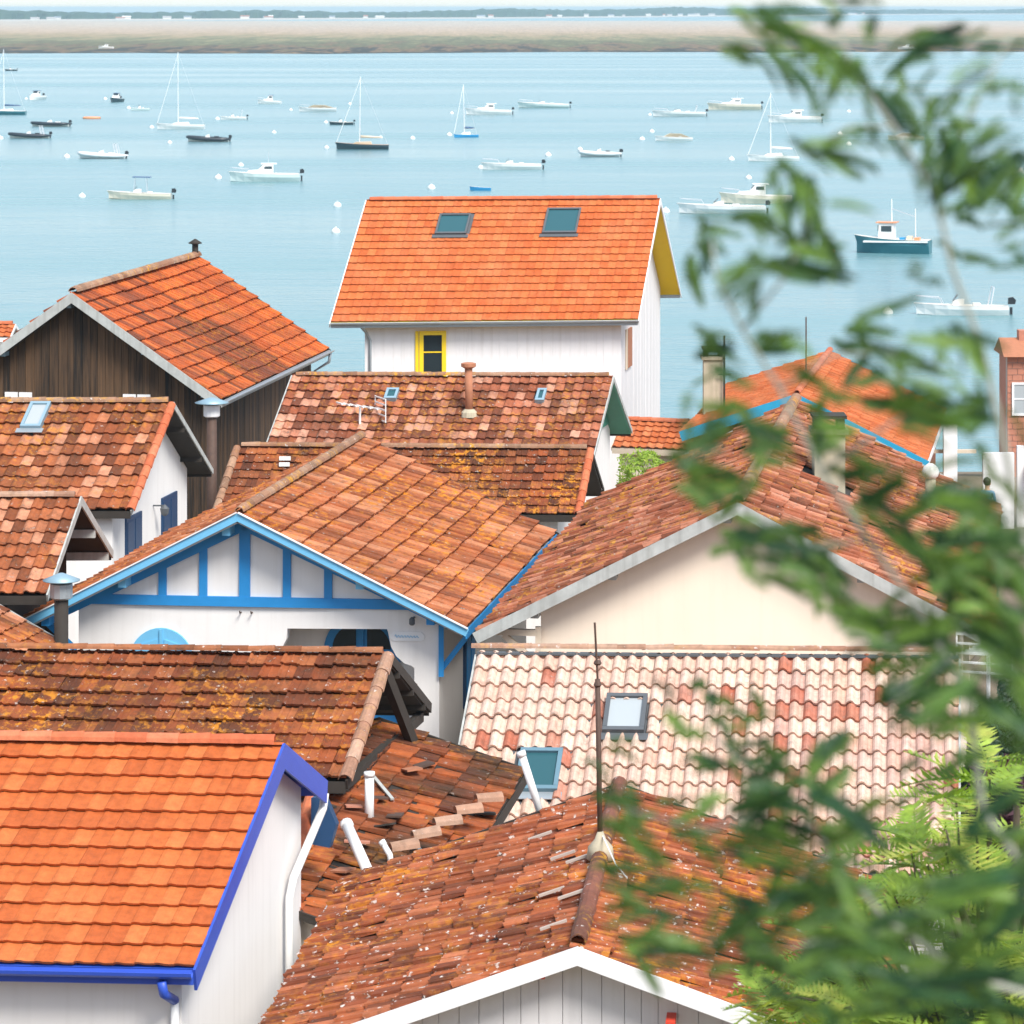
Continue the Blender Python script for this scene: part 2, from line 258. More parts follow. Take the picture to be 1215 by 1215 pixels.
NEAR_LEAVES="""0.275,4.323,17.994,0.316,4.365,17.988;0.275,3.729,17.984,0.346,3.690,17.956;0.304,4.169,17.982,0.390,4.141,17.957;0.281,3.979,17.989,0.328,3.943,17.969;0.278,4.317,17.954,0.314,4.289,17.946;0.346,4.682,17.936,0.417,4.700,17.888;0.294,3.905,17.944,0.351,3.885,17.902;0.378,4.061,18.009,0.421,4.072,18.006;0.389,3.703,17.993,0.398,3.701,17.973;0.379,4.016,17.943,0.383,3.968,17.898;0.437,4.450,17.927,0.421,4.458,17.887;0.370,3.709,17.944,0.402,3.735,17.915;0.495,4.630,17.890,0.545,4.657,17.837;0.410,3.808,17.906,0.456,3.853,17.871;0.516,3.791,17.979,0.460,3.834,17.949;0.575,4.245,17.979,0.500,4.210,17.950;0.526,4.389,17.937,0.488,4.393,17.903;0.595,4.106,17.956,0.572,4.098,17.946;0.531,3.756,17.931,0.484,3.719,17.909;0.581,4.432,17.891,0.542,4.425,17.857;0.561,3.849,17.911,0.590,3.884,17.908;0.475,4.676,17.827,0.501,4.655,17.825;0.453,4.104,17.836,0.479,4.116,17.817;0.354,4.199,17.823,0.442,4.236,17.811;0.347,4.061,17.825,0.429,4.087,17.816;0.510,4.063,17.857,0.533,4.083,17.815;0.592,3.994,17.857,0.537,3.999,17.836;0.588,3.951,17.859,0.539,3.980,17.835;0.579,4.048,17.814,0.514,4.082,17.780;0.657,4.570,17.782,0.583,4.573,17.753;0.470,3.866,17.822,0.489,3.888,17.780;0.581,4.430,17.838,0.557,4.422,17.766;0.571,4.324,17.840,0.543,4.290,17.780;0.556,4.141,17.844,0.525,4.095,17.789;0.557,4.172,17.849,0.525,4.140,17.789;0.314,3.893,17.802,0.354,3.902,17.780;0.352,3.938,17.807,0.322,3.929,17.773;0.317,3.815,17.804,0.328,3.775,17.773;0.369,4.245,17.753,0.402,4.237,17.706;0.394,4.513,17.739,0.423,4.519,17.684;0.249,4.657,17.712,0.301,4.607,17.714;0.249,3.808,17.762,0.308,3.847,17.746;0.265,4.076,17.749,0.323,4.064,17.725;0.249,4.661,17.676,0.277,4.661,17.640;0.234,4.115,17.721,0.239,4.113,17.680;0.273,3.822,17.715,0.242,3.855,17.679;0.258,3.713,17.721,0.233,3.688,17.704;0.294,3.968,17.704,0.389,3.965,17.691;0.324,4.345,17.673,0.419,4.325,17.659;0.643,4.233,17.819,0.586,4.220,17.769;0.676,4.445,17.817,0.619,4.487,17.755;0.641,4.588,17.749,0.690,4.596,17.737;0.612,4.408,17.713,0.668,4.397,17.722;0.592,4.552,17.661,0.645,4.586,17.662;0.632,4.395,17.687,0.662,4.359,17.679;0.511,4.178,17.659,0.530,4.187,17.656;0.249,4.512,17.547,0.296,4.528,17.540;0.272,3.726,17.626,0.308,3.680,17.649;0.438,4.542,17.544,0.505,4.506,17.543;0.391,3.992,17.604,0.445,3.959,17.599;0.235,4.322,17.550,0.281,4.278,17.569;0.312,4.275,17.561,0.354,4.257,17.575;0.414,4.300,17.571,0.528,4.320,17.551;0.373,3.851,17.616,0.477,3.863,17.597;0.419,3.963,17.608,0.464,3.927,17.597;0.530,3.934,17.611,0.559,3.950,17.569;0.513,3.785,17.635,0.524,3.759,17.595;0.574,4.577,17.506,0.613,4.599,17.499;0.204,3.754,17.556,0.255,3.715,17.564;0.257,4.673,17.442,0.314,4.658,17.452;0.230,3.935,17.527,0.212,3.899,17.495;0.306,4.531,17.445,0.358,4.533,17.407;0.291,4.293,17.471,0.333,4.246,17.451;0.317,3.902,17.567,0.356,3.852,17.576;0.201,4.170,17.426,0.279,4.130,17.428;0.181,3.855,17.471,0.257,3.820,17.466;0.180,3.954,17.470,0.249,3.952,17.461;0.176,3.732,17.502,0.242,3.749,17.486;0.282,4.172,17.450,0.344,4.189,17.452;0.294,4.429,17.421,0.353,4.387,17.431;0.367,4.101,17.489,0.415,4.079,17.496;0.450,4.432,17.485,0.538,4.476,17.475;0.441,4.346,17.488,0.518,4.374,17.494;0.472,4.110,17.501,0.568,4.095,17.512;0.430,3.794,17.534,0.520,3.749,17.547;0.466,3.943,17.511,0.534,3.934,17.537;0.467,4.006,17.510,0.550,4.007,17.533;0.367,4.102,17.460,0.409,4.107,17.463;0.430,4.621,17.433,0.425,4.625,17.386;0.425,4.187,17.401,0.504,4.228,17.344;0.407,4.008,17.422,0.471,3.989,17.386;0.391,3.788,17.440,0.433,3.746,17.475;0.401,3.945,17.418,0.452,3.901,17.456;0.465,4.401,17.334,0.497,4.360,17.313;0.491,4.121,17.398,0.582,4.136,17.404;0.532,4.460,17.350,0.639,4.505,17.349;0.545,4.428,17.346,0.628,4.391,17.340;0.459,3.766,17.447,0.535,3.722,17.444;0.270,4.464,17.301,0.342,4.450,17.295;0.282,4.560,17.285,0.345,4.546,17.281;0.264,4.030,17.379,0.322,3.990,17.361;0.273,4.230,17.345,0.343,4.260,17.311;0.282,3.818,17.391,0.348,3.812,17.384;0.337,4.468,17.287,0.412,4.428,17.283;0.371,4.514,17.262,0.440,4.522,17.237;0.349,4.182,17.318,0.400,4.152,17.303;0.376,4.262,17.328,0.416,4.237,17.279;0.418,4.682,17.256,0.458,4.647,17.211;0.544,4.532,17.296,0.664,4.553,17.293;0.548,4.600,17.281,0.673,4.636,17.277;0.532,4.323,17.307,0.642,4.332,17.317;0.477,3.885,17.380,0.567,3.873,17.392;0.472,4.176,17.341,0.551,4.218,17.282;0.500,4.393,17.306,0.580,4.402,17.253;0.561,4.379,17.276,0.657,4.365,17.257;0.552,4.280,17.289,0.638,4.258,17.269;0.533,4.416,17.259,0.627,4.456,17.208;0.534,4.388,17.260,0.619,4.389,17.224;0.600,4.596,17.183,0.690,4.546,17.181;0.530,4.090,17.271,0.629,4.102,17.255;0.382,4.087,17.264,0.456,4.074,17.253;0.424,4.587,17.178,0.514,4.626,17.150;0.370,3.867,17.293,0.419,3.874,17.277;0.498,4.530,17.170,0.591,4.533,17.184;0.503,4.605,17.160,0.598,4.573,17.169;0.372,3.730,17.278,0.391,3.700,17.304;0.463,4.295,17.104,0.555,4.293,17.144;0.496,4.535,17.056,0.598,4.577,17.085;0.435,3.929,17.194,0.499,3.898,17.239;0.421,3.857,17.213,0.499,3.882,17.247;0.502,4.436,17.123,0.597,4.482,17.136;0.496,4.325,17.151,0.566,4.296,17.179;0.430,4.074,17.225,0.511,4.065,17.237;0.446,4.243,17.198,0.537,4.262,17.202;0.241,4.196,17.102,0.268,4.218,17.115;0.352,3.996,17.110,0.398,4.038,17.128;0.272,4.082,17.097,0.314,4.090,17.117;0.156,3.996,17.202,0.192,3.988,17.194;0.175,3.938,17.209,0.189,3.936,17.192;0.272,4.685,17.009,0.306,4.670,16.992;0.273,4.511,17.052,0.283,4.486,17.029;0.206,4.158,17.068,0.267,4.206,17.057;0.280,4.143,17.080,0.325,4.161,17.067;0.308,4.208,17.084,0.340,4.217,17.055;0.399,4.602,16.948,0.455,4.629,16.997;0.362,4.113,17.055,0.416,4.163,17.099;0.514,4.456,16.992,0.548,4.503,17.009;0.109,4.694,16.903,0.172,4.673,16.898;0.095,4.367,16.984,0.160,4.355,16.980;0.135,4.597,16.921,0.186,4.643,16.870;0.132,4.299,16.999,0.162,4.252,16.973;0.184,3.885,17.055,0.235,3.912,17.032;0.195,3.852,17.070,0.231,3.813,17.046;0.209,4.344,16.924,0.266,4.390,16.929;0.246,3.941,17.058,0.309,3.904,17.087;0.264,4.181,17.008,0.335,4.182,17.024;0.306,4.311,16.956,0.395,4.299,16.954;0.280,4.046,17.023,0.375,4.088,17.003;0.298,4.070,17.042,0.363,4.119,17.021;0.288,4.002,17.053,0.349,4.025,17.044;0.278,4.229,16.968,0.354,4.262,16.944;0.250,3.838,17.064,0.320,3.833,17.054;0.345,3.760,17.057,0.403,3.736,17.103;0.369,3.976,17.000,0.427,3.988,17.038;0.251,4.089,16.975,0.311,4.082,16.959;0.277,4.597,16.853,0.343,4.603,16.822;0.318,3.710,17.137,0.396,3.664,17.101;0.361,4.289,16.998,0.462,4.261,16.953;0.317,4.649,16.895,0.394,4.606,16.940;0.286,4.160,17.005,0.361,4.175,17.045;0.105,4.544,16.847,0.175,4.494,16.854;0.103,4.458,16.862,0.172,4.430,16.876;0.125,3.963,16.969,0.199,3.921,16.972;0.132,4.125,16.924,0.204,4.124,16.924;0.162,4.387,16.825,0.221,4.364,16.823;0.155,4.194,16.871,0.213,4.186,16.869;0.156,4.484,16.738,0.245,4.470,16.752;0.156,4.590,16.706,0.252,4.551,16.722;0.260,4.470,16.756,0.326,4.478,16.801;0.224,3.750,16.958,0.273,3.726,16.999;0.247,4.108,16.818,0.277,4.099,16.834;0.299,4.570,16.728,0.379,4.599,16.686;0.301,4.596,16.727,0.373,4.549,16.704;0.291,4.265,16.805,0.358,4.310,16.781;0.278,4.166,16.829,0.337,4.124,16.833;0.386,4.687,16.676,0.545,4.735,16.723;0.336,4.128,16.834,0.483,4.141,16.885;0.395,4.619,16.706,0.517,4.574,16.758;0.397,4.639,16.701,0.532,4.639,16.739;0.351,3.984,16.903,0.442,3.995,16.890;0.334,3.834,16.942,0.433,3.884,16.927;0.309,3.833,16.897,0.399,3.869,16.925;0.314,3.863,16.894,0.398,3.849,16.934;0.334,3.752,16.995,0.390,3.762,16.969;0.385,4.339,16.833,0.454,4.322,16.819;0.334,4.577,16.785,0.441,4.540,16.819;0.321,4.355,16.840,0.414,4.336,16.865;0.344,4.553,16.781,0.423,4.537,16.808;0.335,4.432,16.810,0.411,4.398,16.840;0.501,4.195,16.896,0.630,4.149,16.951;0.505,4.235,16.891,0.644,4.270,16.914;0.485,3.938,16.975,0.579,3.911,17.002;0.482,3.974,16.964,0.590,3.974,16.982;0.499,4.135,16.898,0.595,4.161,16.917;0.503,4.145,16.902,0.585,4.109,16.926;0.517,3.757,17.097,0.570,3.751,17.127;0.619,4.503,16.918,0.680,4.530,16.941;0.576,4.324,16.940,0.642,4.335,16.980;0.500,3.720,17.081,0.545,3.704,17.134;0.410,3.800,16.894,0.576,3.793,16.921;0.435,4.000,16.838,0.609,4.039,16.844;0.486,4.389,16.737,0.621,4.342,16.761;0.464,4.156,16.801,0.604,4.182,16.804;0.517,4.571,16.662,0.679,4.587,16.674;0.522,4.583,16.659,0.670,4.558,16.686;0.463,4.382,16.706,0.592,4.368,16.721;0.402,3.795,16.881,0.503,3.745,16.906;0.378,3.849,16.854,0.480,3.895,16.845;0.442,4.534,16.643,0.546,4.485,16.676;0.525,3.758,16.947,0.564,3.754,17.011;0.647,4.619,16.705,0.687,4.613,16.786;0.647,4.523,16.744,0.670,4.526,16.788;0.423,3.920,16.827,0.463,3.910,16.854;0.455,4.021,17.163,0.522,3.983,17.204;0.471,4.219,17.119,0.553,4.173,17.164;0.557,4.213,17.158,0.639,4.208,17.102;0.501,3.771,17.250,0.567,3.751,17.204;0.628,4.631,17.096,0.697,4.590,17.058;0.544,4.042,17.208,0.619,4.079,17.169;0.556,4.028,17.244,0.603,4.001,17.209;0.547,3.986,17.247,0.600,3.986,17.214;0.605,4.546,17.158,0.672,4.536,17.137;0.544,4.126,17.236,0.615,4.113,17.220;0.584,4.303,17.257,0.647,4.257,17.201;0.520,3.809,17.337,0.575,3.821,17.288;0.560,3.985,17.371,0.603,3.968,17.324;0.618,4.394,17.301,0.678,4.428,17.244;0.555,3.877,17.466,0.595,3.916,17.421;0.593,4.070,17.521,0.624,4.106,17.475;0.602,4.697,16.601,0.710,4.675,16.620;0.495,3.873,16.841,0.589,3.885,16.856;0.561,4.137,16.799,0.633,4.169,16.759;0.587,4.359,16.735,0.669,4.399,16.690;0.439,4.479,16.722,0.534,4.522,16.687;0.368,3.745,16.935,0.440,3.718,16.927"""
NEAR_BRANCHES=[
 [(0.736,4.250,16.788),(0.592,4.250,16.990),(0.576,4.250,17.128),(0.523,4.250,17.223),(0.449,4.250,17.330),(0.390,4.250,17.415),(0.337,4.250,17.521),(0.290,4.250,17.595),(0.258,4.250,17.659),(0.252,4.250,17.707)],
 [(0.768,4.250,17.053),(0.693,4.250,17.202),(0.645,4.250,17.330),(0.614,4.250,17.478),(0.592,4.250,17.574),(0.555,4.250,17.670),(0.534,4.250,17.765),(0.481,4.250,17.850),(0.428,4.250,17.925),(0.401,4.250,18.004)],
 [(0.534,4.250,17.763),(0.560,4.250,17.829),(0.592,4.250,17.893),(0.630,4.250,17.967)],
 [(0.523,4.250,17.223),(0.460,4.250,17.202),(0.406,4.250,17.218)],
 [(0.449,4.250,17.330),(0.375,4.250,17.319),(0.311,4.250,17.330)],
 [(0.390,4.250,17.415),(0.481,4.250,17.478),(0.576,4.250,17.494)],
 [(0.778,4.250,16.671),(0.693,4.250,16.745),(0.576,4.250,16.777),(0.470,4.250,16.851),(0.401,4.250,16.936),(0.353,4.250,17.000),(0.290,4.250,17.048),(0.247,4.250,17.085)],
 [(0.401,4.250,16.936),(0.343,4.250,16.883),(0.290,4.250,16.830),(0.183,4.250,16.807)],
 [(0.470,4.250,16.851),(0.375,4.250,16.820),(0.290,4.250,16.809)],
 [(0.353,4.250,17.000),(0.247,4.250,16.963),(0.141,4.250,16.990)],
 [(0.337,4.250,17.521),(0.406,4.250,17.563),(0.502,4.250,17.563)],
 [(0.290,4.250,17.595),(0.343,4.250,17.659),(0.375,4.250,17.723),(0.364,4.250,17.776)],
 [(0.523,4.250,17.223),(0.576,4.250,17.319),(0.619,4.250,17.372)],
 [(0.757,4.250,16.820),(0.693,4.250,16.883),(0.608,4.250,16.883),(0.513,4.250,16.873)],
 [(0.576,4.250,17.128),(0.513,4.250,17.144),(0.470,4.250,17.117)],
 [(0.481,4.250,17.850),(0.428,4.250,17.850),(0.364,4.250,17.818)],
 [(0.428,4.250,17.925),(0.353,4.250,17.967),(0.279,4.250,17.990)],
]
BOATS=[
 ('a','sail',-85.0,566.9,6.52),
 ('b','motor',-142.7,960.0,3.36),
 ('c','cabin',-93.2,660.6,4.95),
 ('d','cabin',-75.5,642.9,4.18),
 ('e','motor',-65.1,590.2,3.25),
 ('f','sail',-49.1,500.0,7.00),
 ('g','motor',-44.7,541.4,4.06),
 ('h','cabin',-45.4,631.6,4.42),
 ('i','motor',-33.7,585.4,6.44),
 ('j','motor',-26.2,518.0,3.63),
 ('k','rib',-69.9,510.6,5.87),
 ('l','rib',-66.5,464.5,5.57),
 ('m','rib',-40.8,452.8,5.66),
 ('n','rib',-48.9,402.2,5.63),
 ('o','motor',-35.0,317.2,5.87),
 ('p','cabin',-25.6,349.5,7.17),
 ('q','sail',-19.0,428.6,6.64),
 ('r','sail',-6.4,467.5,3.51),
 ('s','cabin',-3.9,566.9,7.65),
 ('t','motor',5.7,605.0,9.08),
 ('u','rib',10.6,406.8,4.88),
 ('v','motor',-0.0,375.0,6.56),
 ('w','dinghy',-3.1,331.8,2.07),
 ('x','motor',-10.4,302.5,4.54),
 ('y','motor',27.7,558.1,8.65),
 ('z','cabin',39.3,595.0,9.22),
 ('A','cabin',44.4,529.4,8.21),
 ('B','motor',21.9,455.7,5.01),
 ('C','sail',30.7,395.6,5.93),
 ('D','cabin',22.5,310.3,6.52),
 ('E','motor',18.4,295.1,7.52),
 ('F','fishing',28.0,247.4,5.44),
 ('G','motor',26.4,197.8,5.34),
 ('H','motor',53.6,458.6,4.82),
 ('I','motor',55.0,363.6,3.27),
]
BUOYS=[(-40.8,320.0),(-53.4,404.5),(-95.2,660.6),(-79.7,660.6),(-68.2,600.0),(-53.8,503.5),(-45.4,447.2),(-47.3,541.4),(-38.7,590.2),(-34.1,483.2),(-29.0,525.5),(-23.7,431.1),(-30.1,626.1),(-30.9,354.7),(-30.8,383.0),(-15.8,305.1),(-14.1,269.7),(-8.0,334.9),(-8.8,473.7),(-10.2,571.4),(-3.5,377.0),(4.4,409.1),(17.7,458.6),(23.0,562.5),(20.2,486.5),(8.6,426.0),(25.9,397.8),(24.9,354.7),(58.0,580.6),(46.4,476.8),(44.1,441.7),(22.1,198.3),(13.5,296.3),(-13.6,461.5),(-70.0,461.5),(-18.1,464.5),(4.9,605.0),(54.7,367.3)]
RED_BUOY=(23.3,247.4)
CORAL_BUOY=(-68.0,545.5)
# ------------------------------------------------------------------ the setting: ground, water, sandbank, far shore
PROF = [(-60, 17.2), (-10, 16.6), (0, 16.2), (3, 15.3), (8, 13.2), (14, 10.4), (22, 7.0), (30, 5.2), (40, 4.6), (60, 3.9), (90, 3.1), (112, 2.4), (122, 1.2), (135, -.6), (160, -2.6), (600, -4), (14500, -4)]
def gz(y):
    return float(np.interp(y, [p[0] for p in PROF], [p[1] for p in PROF]))
M['ground'] = plain('sandy_soil', (.2, .15, .1), .95, .35, 1.2, .4)
ys = [-60, -30, -10, -4, 0, 1.5, 3, 5, 8, 11, 14, 18, 22, 26, 30, 35, 40, 50, 60, 75, 90, 100, 112, 117, 122, 128, 135, 145, 160, 300, 600, 3000, 14500]
xs = [-6900, -1500, -300, -90, -60, -40, -25, -15, -8, -3, 0, 3, 8, 15, 25, 40, 60, 90, 300, 1500, 6900]
g = MB(); g.v = [(x, y, gz(y) + (.25 * math.sin(x * .31 + y * .2) if y < 30 and abs(x) < 100 else 0)) for y in ys for x in xs]
nx = len(xs); g.f = [(j * nx + i, j * nx + i + 1, (j + 1) * nx + i + 1, (j + 1) * nx + i) for j in range(len(ys) - 1) for i in range(nx - 1)]
tag(g.build('ground', M['ground'], smooth=True), kind='structure')

def water_mat():
    m, t, p, N, Lk = nodes('bay_water')
    pos = N('NewGeometry').outputs['Position']
    mp = N('Mapping'); mp.inputs['Scale'].default_value = (.55, 1., 1.); Lk(pos, mp.inputs[0])
    n1 = noise(N, Lk, mp.outputs[0], .9, 5, .6); n2 = noise(N, Lk, mp.outputs[0], .14, 3, .5)
    mp2 = N('Mapping'); mp2.inputs['Scale'].default_value = (.12, 1., 1.); Lk(pos, mp2.inputs[0])
    n3 = noise(N, Lk, mp2.outputs[0], .02, 4, .55)
    a = N('Math', operation='MULTIPLY_ADD'); Lk(n2.outputs[0], a.inputs[0]); a.inputs[1].default_value = 2.2; Lk(n1.outputs[0], a.inputs[2])
    c = ramp(N, Lk, n3.outputs[0], [(.35, (.1, .225, .255)), (.65, (.14, .28, .3))])
    Lk(c, p.inputs['Base Color']); p.inputs['IOR'].default_value = 1.33
    rr = ramp(N, Lk, n3.outputs[0], [(.35, .16), (.65, .3)]); Lk(rr, p.inputs['Roughness'])
    bump(N, Lk, a.outputs[0], p, .7, .22); return m
M['water'] = water_mat()
w = MB(); wy = [104, 150, 250, 500, 1000, 2500, 6000, 14400]; wx = [-6800, -1500, -300, 0, 300, 1500, 6800]
w.v = [(x, y, 0.) for y in wy for x in wx]; nx = len(wx)
w.f = [(j * nx + i, j * nx + i + 1, (j + 1) * nx + i + 1, (j + 1) * nx + i) for j in range(len(wy) - 1) for i in range(nx - 1)]
tag(w.build('water', M['water']), kind='structure')

def bank_mat():
    m, t, p, N, Lk = nodes('sandbank_flat')
    pos = N('NewGeometry').outputs['Position']; sp = N('SeparateXYZ'); Lk(pos, sp.inputs[0])
    mp = N('Mapping'); mp.inputs['Scale'].default_value = (.05, .0045, 1); Lk(pos, mp.inputs[0])
    n = noise(N, Lk, mp.outputs[0], 1.5, 8, .7)
    y = N('MapRange'); Lk(sp.outputs[1], y.inputs[0]); y.inputs[1].default_value = 1330; y.inputs[2].default_value = 3600
    a = N('Math', operation='MULTIPLY_ADD'); Lk(n.outputs[0], a.inputs[0]); a.inputs[1].default_value = .7; Lk(y.outputs[0], a.inputs[2])
    s = N('Math', operation='SUBTRACT'); Lk(a.outputs[0], s.inputs[0]); s.inputs[1].default_value = .36
    c = ramp(N, Lk, s.outputs[0], [(0, (.03, .03, .02)), (.04, (.2, .12, .06)), (.1, (.1, .1, .04)), (.22, (.2, .19, .085)), (.32, (.34, .25, .13)), (.5, (.46, .34, .23)), (1., (.5, .42, .33))])
    n2 = noise(N, Lk, mp.outputs[0], 9, 5, .7); c = mix(N, Lk, 1., c, ramp(N, Lk, n2.outputs[0], [(.3, .45), (.7, 1.35)]), 'MULTIPLY')
    Lk(c, p.inputs['Base Color']); p.inputs['Roughness'].default_value = .9; return m
b = MB(); bx = np.linspace(-1500, 1500, 121); rows = [0, 6, 20, 80, 300, 1200, 3150]
for j, dy in enumerate(rows):
    for x in bx:
        e = 26 * math.sin(x * .011) + 14 * math.sin(x * .037 + 1) + 8 * math.sin(x * .11)
        b.v.append((x, 1342 + (e if dy < 500 else 0) + dy, [-.4, .25, .55, .7, .9, .8, .25][j] + .12 * math.sin(x * .05 + j)))
n = len(bx); b.f = [(j * n + i, j * n + i + 1, (j + 1) * n + i + 1, (j + 1) * n + i) for j in range(len(rows) - 1) for i in range(n - 1)]
tag(b.build('sandbank', bank_mat(), smooth=True), kind='structure')
def tree_y(x): return float(np.interp(x, [-3000, -700, 0, 900, 2600], [4300, 4750, 5900, 8600, 11500]))
beach = MB()
for x in np.linspace(-3000, 2600, 80): beach.v += [(x, tree_y(x) - 420, -.4), (x, tree_y(x) - 330, 1.0), (x, tree_y(x) + 250, 2.)]
beach.f = [(3 * i + k, 3 * i + 3 + k, 3 * i + 4 + k, 3 * i + 1 + k) for i in range(79) for k in range(2)]
tag(beach.build('beach', plain('pale_beach', (.5, .46, .4), .95, .2, .02, 0), smooth=True), kind='structure')
fw = MB(); X = np.arange(-2900, 2500, 7.)
for i, x in enumerate(X):
    h = 14.0 + 2.6 * math.sin(x * .004) + 1.8 * math.sin(x * .017 + 2) + random.uniform(-1.2, 1.8)
    y = tree_y(x); q = random.uniform(-10, 10)
    fw.v += [(x, y - 30 + q, .5), (x + random.uniform(-3, 3), y - 22 + q, h * .72), (x, y + q, h), (x, y + 60, h * .9), (x, y + 160, .5)]
fw.f = [(5 * i + k, 5 * i + 5 + k, 5 * i + 6 + k, 5 * i + 1 + k) for i in range(len(X) - 1) for k in range(4)]
tag(fw.build('far_wood', plain('far_foliage', (.045, .075, .04), .9, .4, .04, 0)), 'hazy blue green wood along the far shore of the bay', 'wood', kind='stuff')
M['farwall'] = plain('far_white_wall', (.78, .76, .72), .9, .05, 1, 0)
for k in range(34):
    x = random.uniform(-760, 900); y = tree_y(x) - random.uniform(60, 170); wd = random.uniform(5, 15); h = random.uniform(3, 5)
    o = empty('far_house', 'tiny white house on the far shore in front of the hazy wood', 'house', (x, y, .9), 'houses on the far shore')
    MB().abox(x - wd/2, x + wd/2, y - 5, y + 5, .4, h).build('wall', M['farwall'], o)
    MB().ext([(x - wd/2 - .5, y - 5.8, h + .02), (x - wd/2 - .5, y + 5.8, h + .02), (x - wd/2 - .5, y, h + 1.6)], (wd + 1, 0, 0)).build('roof', M[random.choice(('terracotta', 'soffit', 'farwall', 'zinc'))], o)

# ------------------------------------------------------------------ roofs and houses
def half_tile(e, up, r0, r1, ln, n=6, th=.014, tone=.5):
    """half-round ridge or verge tile along e, open below"""
    e = Vector(e).normalized(); side = e.cross(up).normalized(); u = side.cross(e).normalized()
    vs, fs = [], []
    for j, (t, r) in enumerate(((-ln * .5, r1), (ln * .5, r0))):
        for rr in (r, r - th):
            for k in range(n + 1):
                a = math.pi * k / n; vs.append(e * t + side * math.cos(a) * rr + u * math.sin(a) * rr)
    m = n + 1
    for k in range(n):
        fs += [(k, k + 1, 2*m + k + 1, 2*m + k), (m + k, 3*m + k, 3*m + k + 1, m + k + 1), (2*m + k, 2*m + k + 1, 3*m + k + 1, 3*m + k), (k, m + k, m + k + 1, k + 1)]
    me = bpy.data.meshes.new('half_round_tile'); me.from_pydata(vs, [], fs); me.update(); fix_normals(me)
    a = me.attributes.new('tone', 'FLOAT', 'POINT'); a.data.foreach_set('value', [tone] * len(vs))
    return me
PROFILE = {
 'flat': [(.0, .0), (.02, .024), (.14, .028), (.22, .006), (.47, .004), (.54, .013), (.62, .004), (1.0, .003)],
 'slim': [(.0, .004), (.08, .013), (.22, .017), (.38, .011), (.5, .004), (.75, .002), (1.0, .004)],
 'low':  [(.0, .008), (.1, .03), (.25, .04), (.42, .03), (.56, .01), (.8, .004), (1.0, .008)],
 'roman':[(.0, .0), (.06, .03), (.18, .055), (.33, .068), (.48, .055), (.6, .026), (.67, .002), (.84, -.012), (1.0, .0)],
}
def tile_template(kind, w, ex, over=.06, lift=.034, th=.026, lip=0.):
    pr = PROFILE[kind]; n = len(pr); P = []
    for s, dh in ((-over, -.012), (ex, lift)):
        P += [(a * (w + .006), s, h + dh) for a, h in pr]
    P += [(a * (w + .006), ex - .004, h + lift - th) for a, h in pr]
    F = [(i, i + 1, n + i + 1, n + i) for i in range(n - 1)] + [(n + i, n + i + 1, 2*n + i + 1, 2*n + i) for i in range(n - 1)]
    F += [(0, n, 2*n), (n - 1, 3*n - 1, 2*n - 1)]
    return np.array(P), F
class Roof: pass
def hidden_from_camera(p):
    u = 607.5 + 4000 * p.x / p.y; v = 9 + 4000 * (18 - p.z) / p.y
    return not (-15 < u < 1230 and -15 < v < 1235)
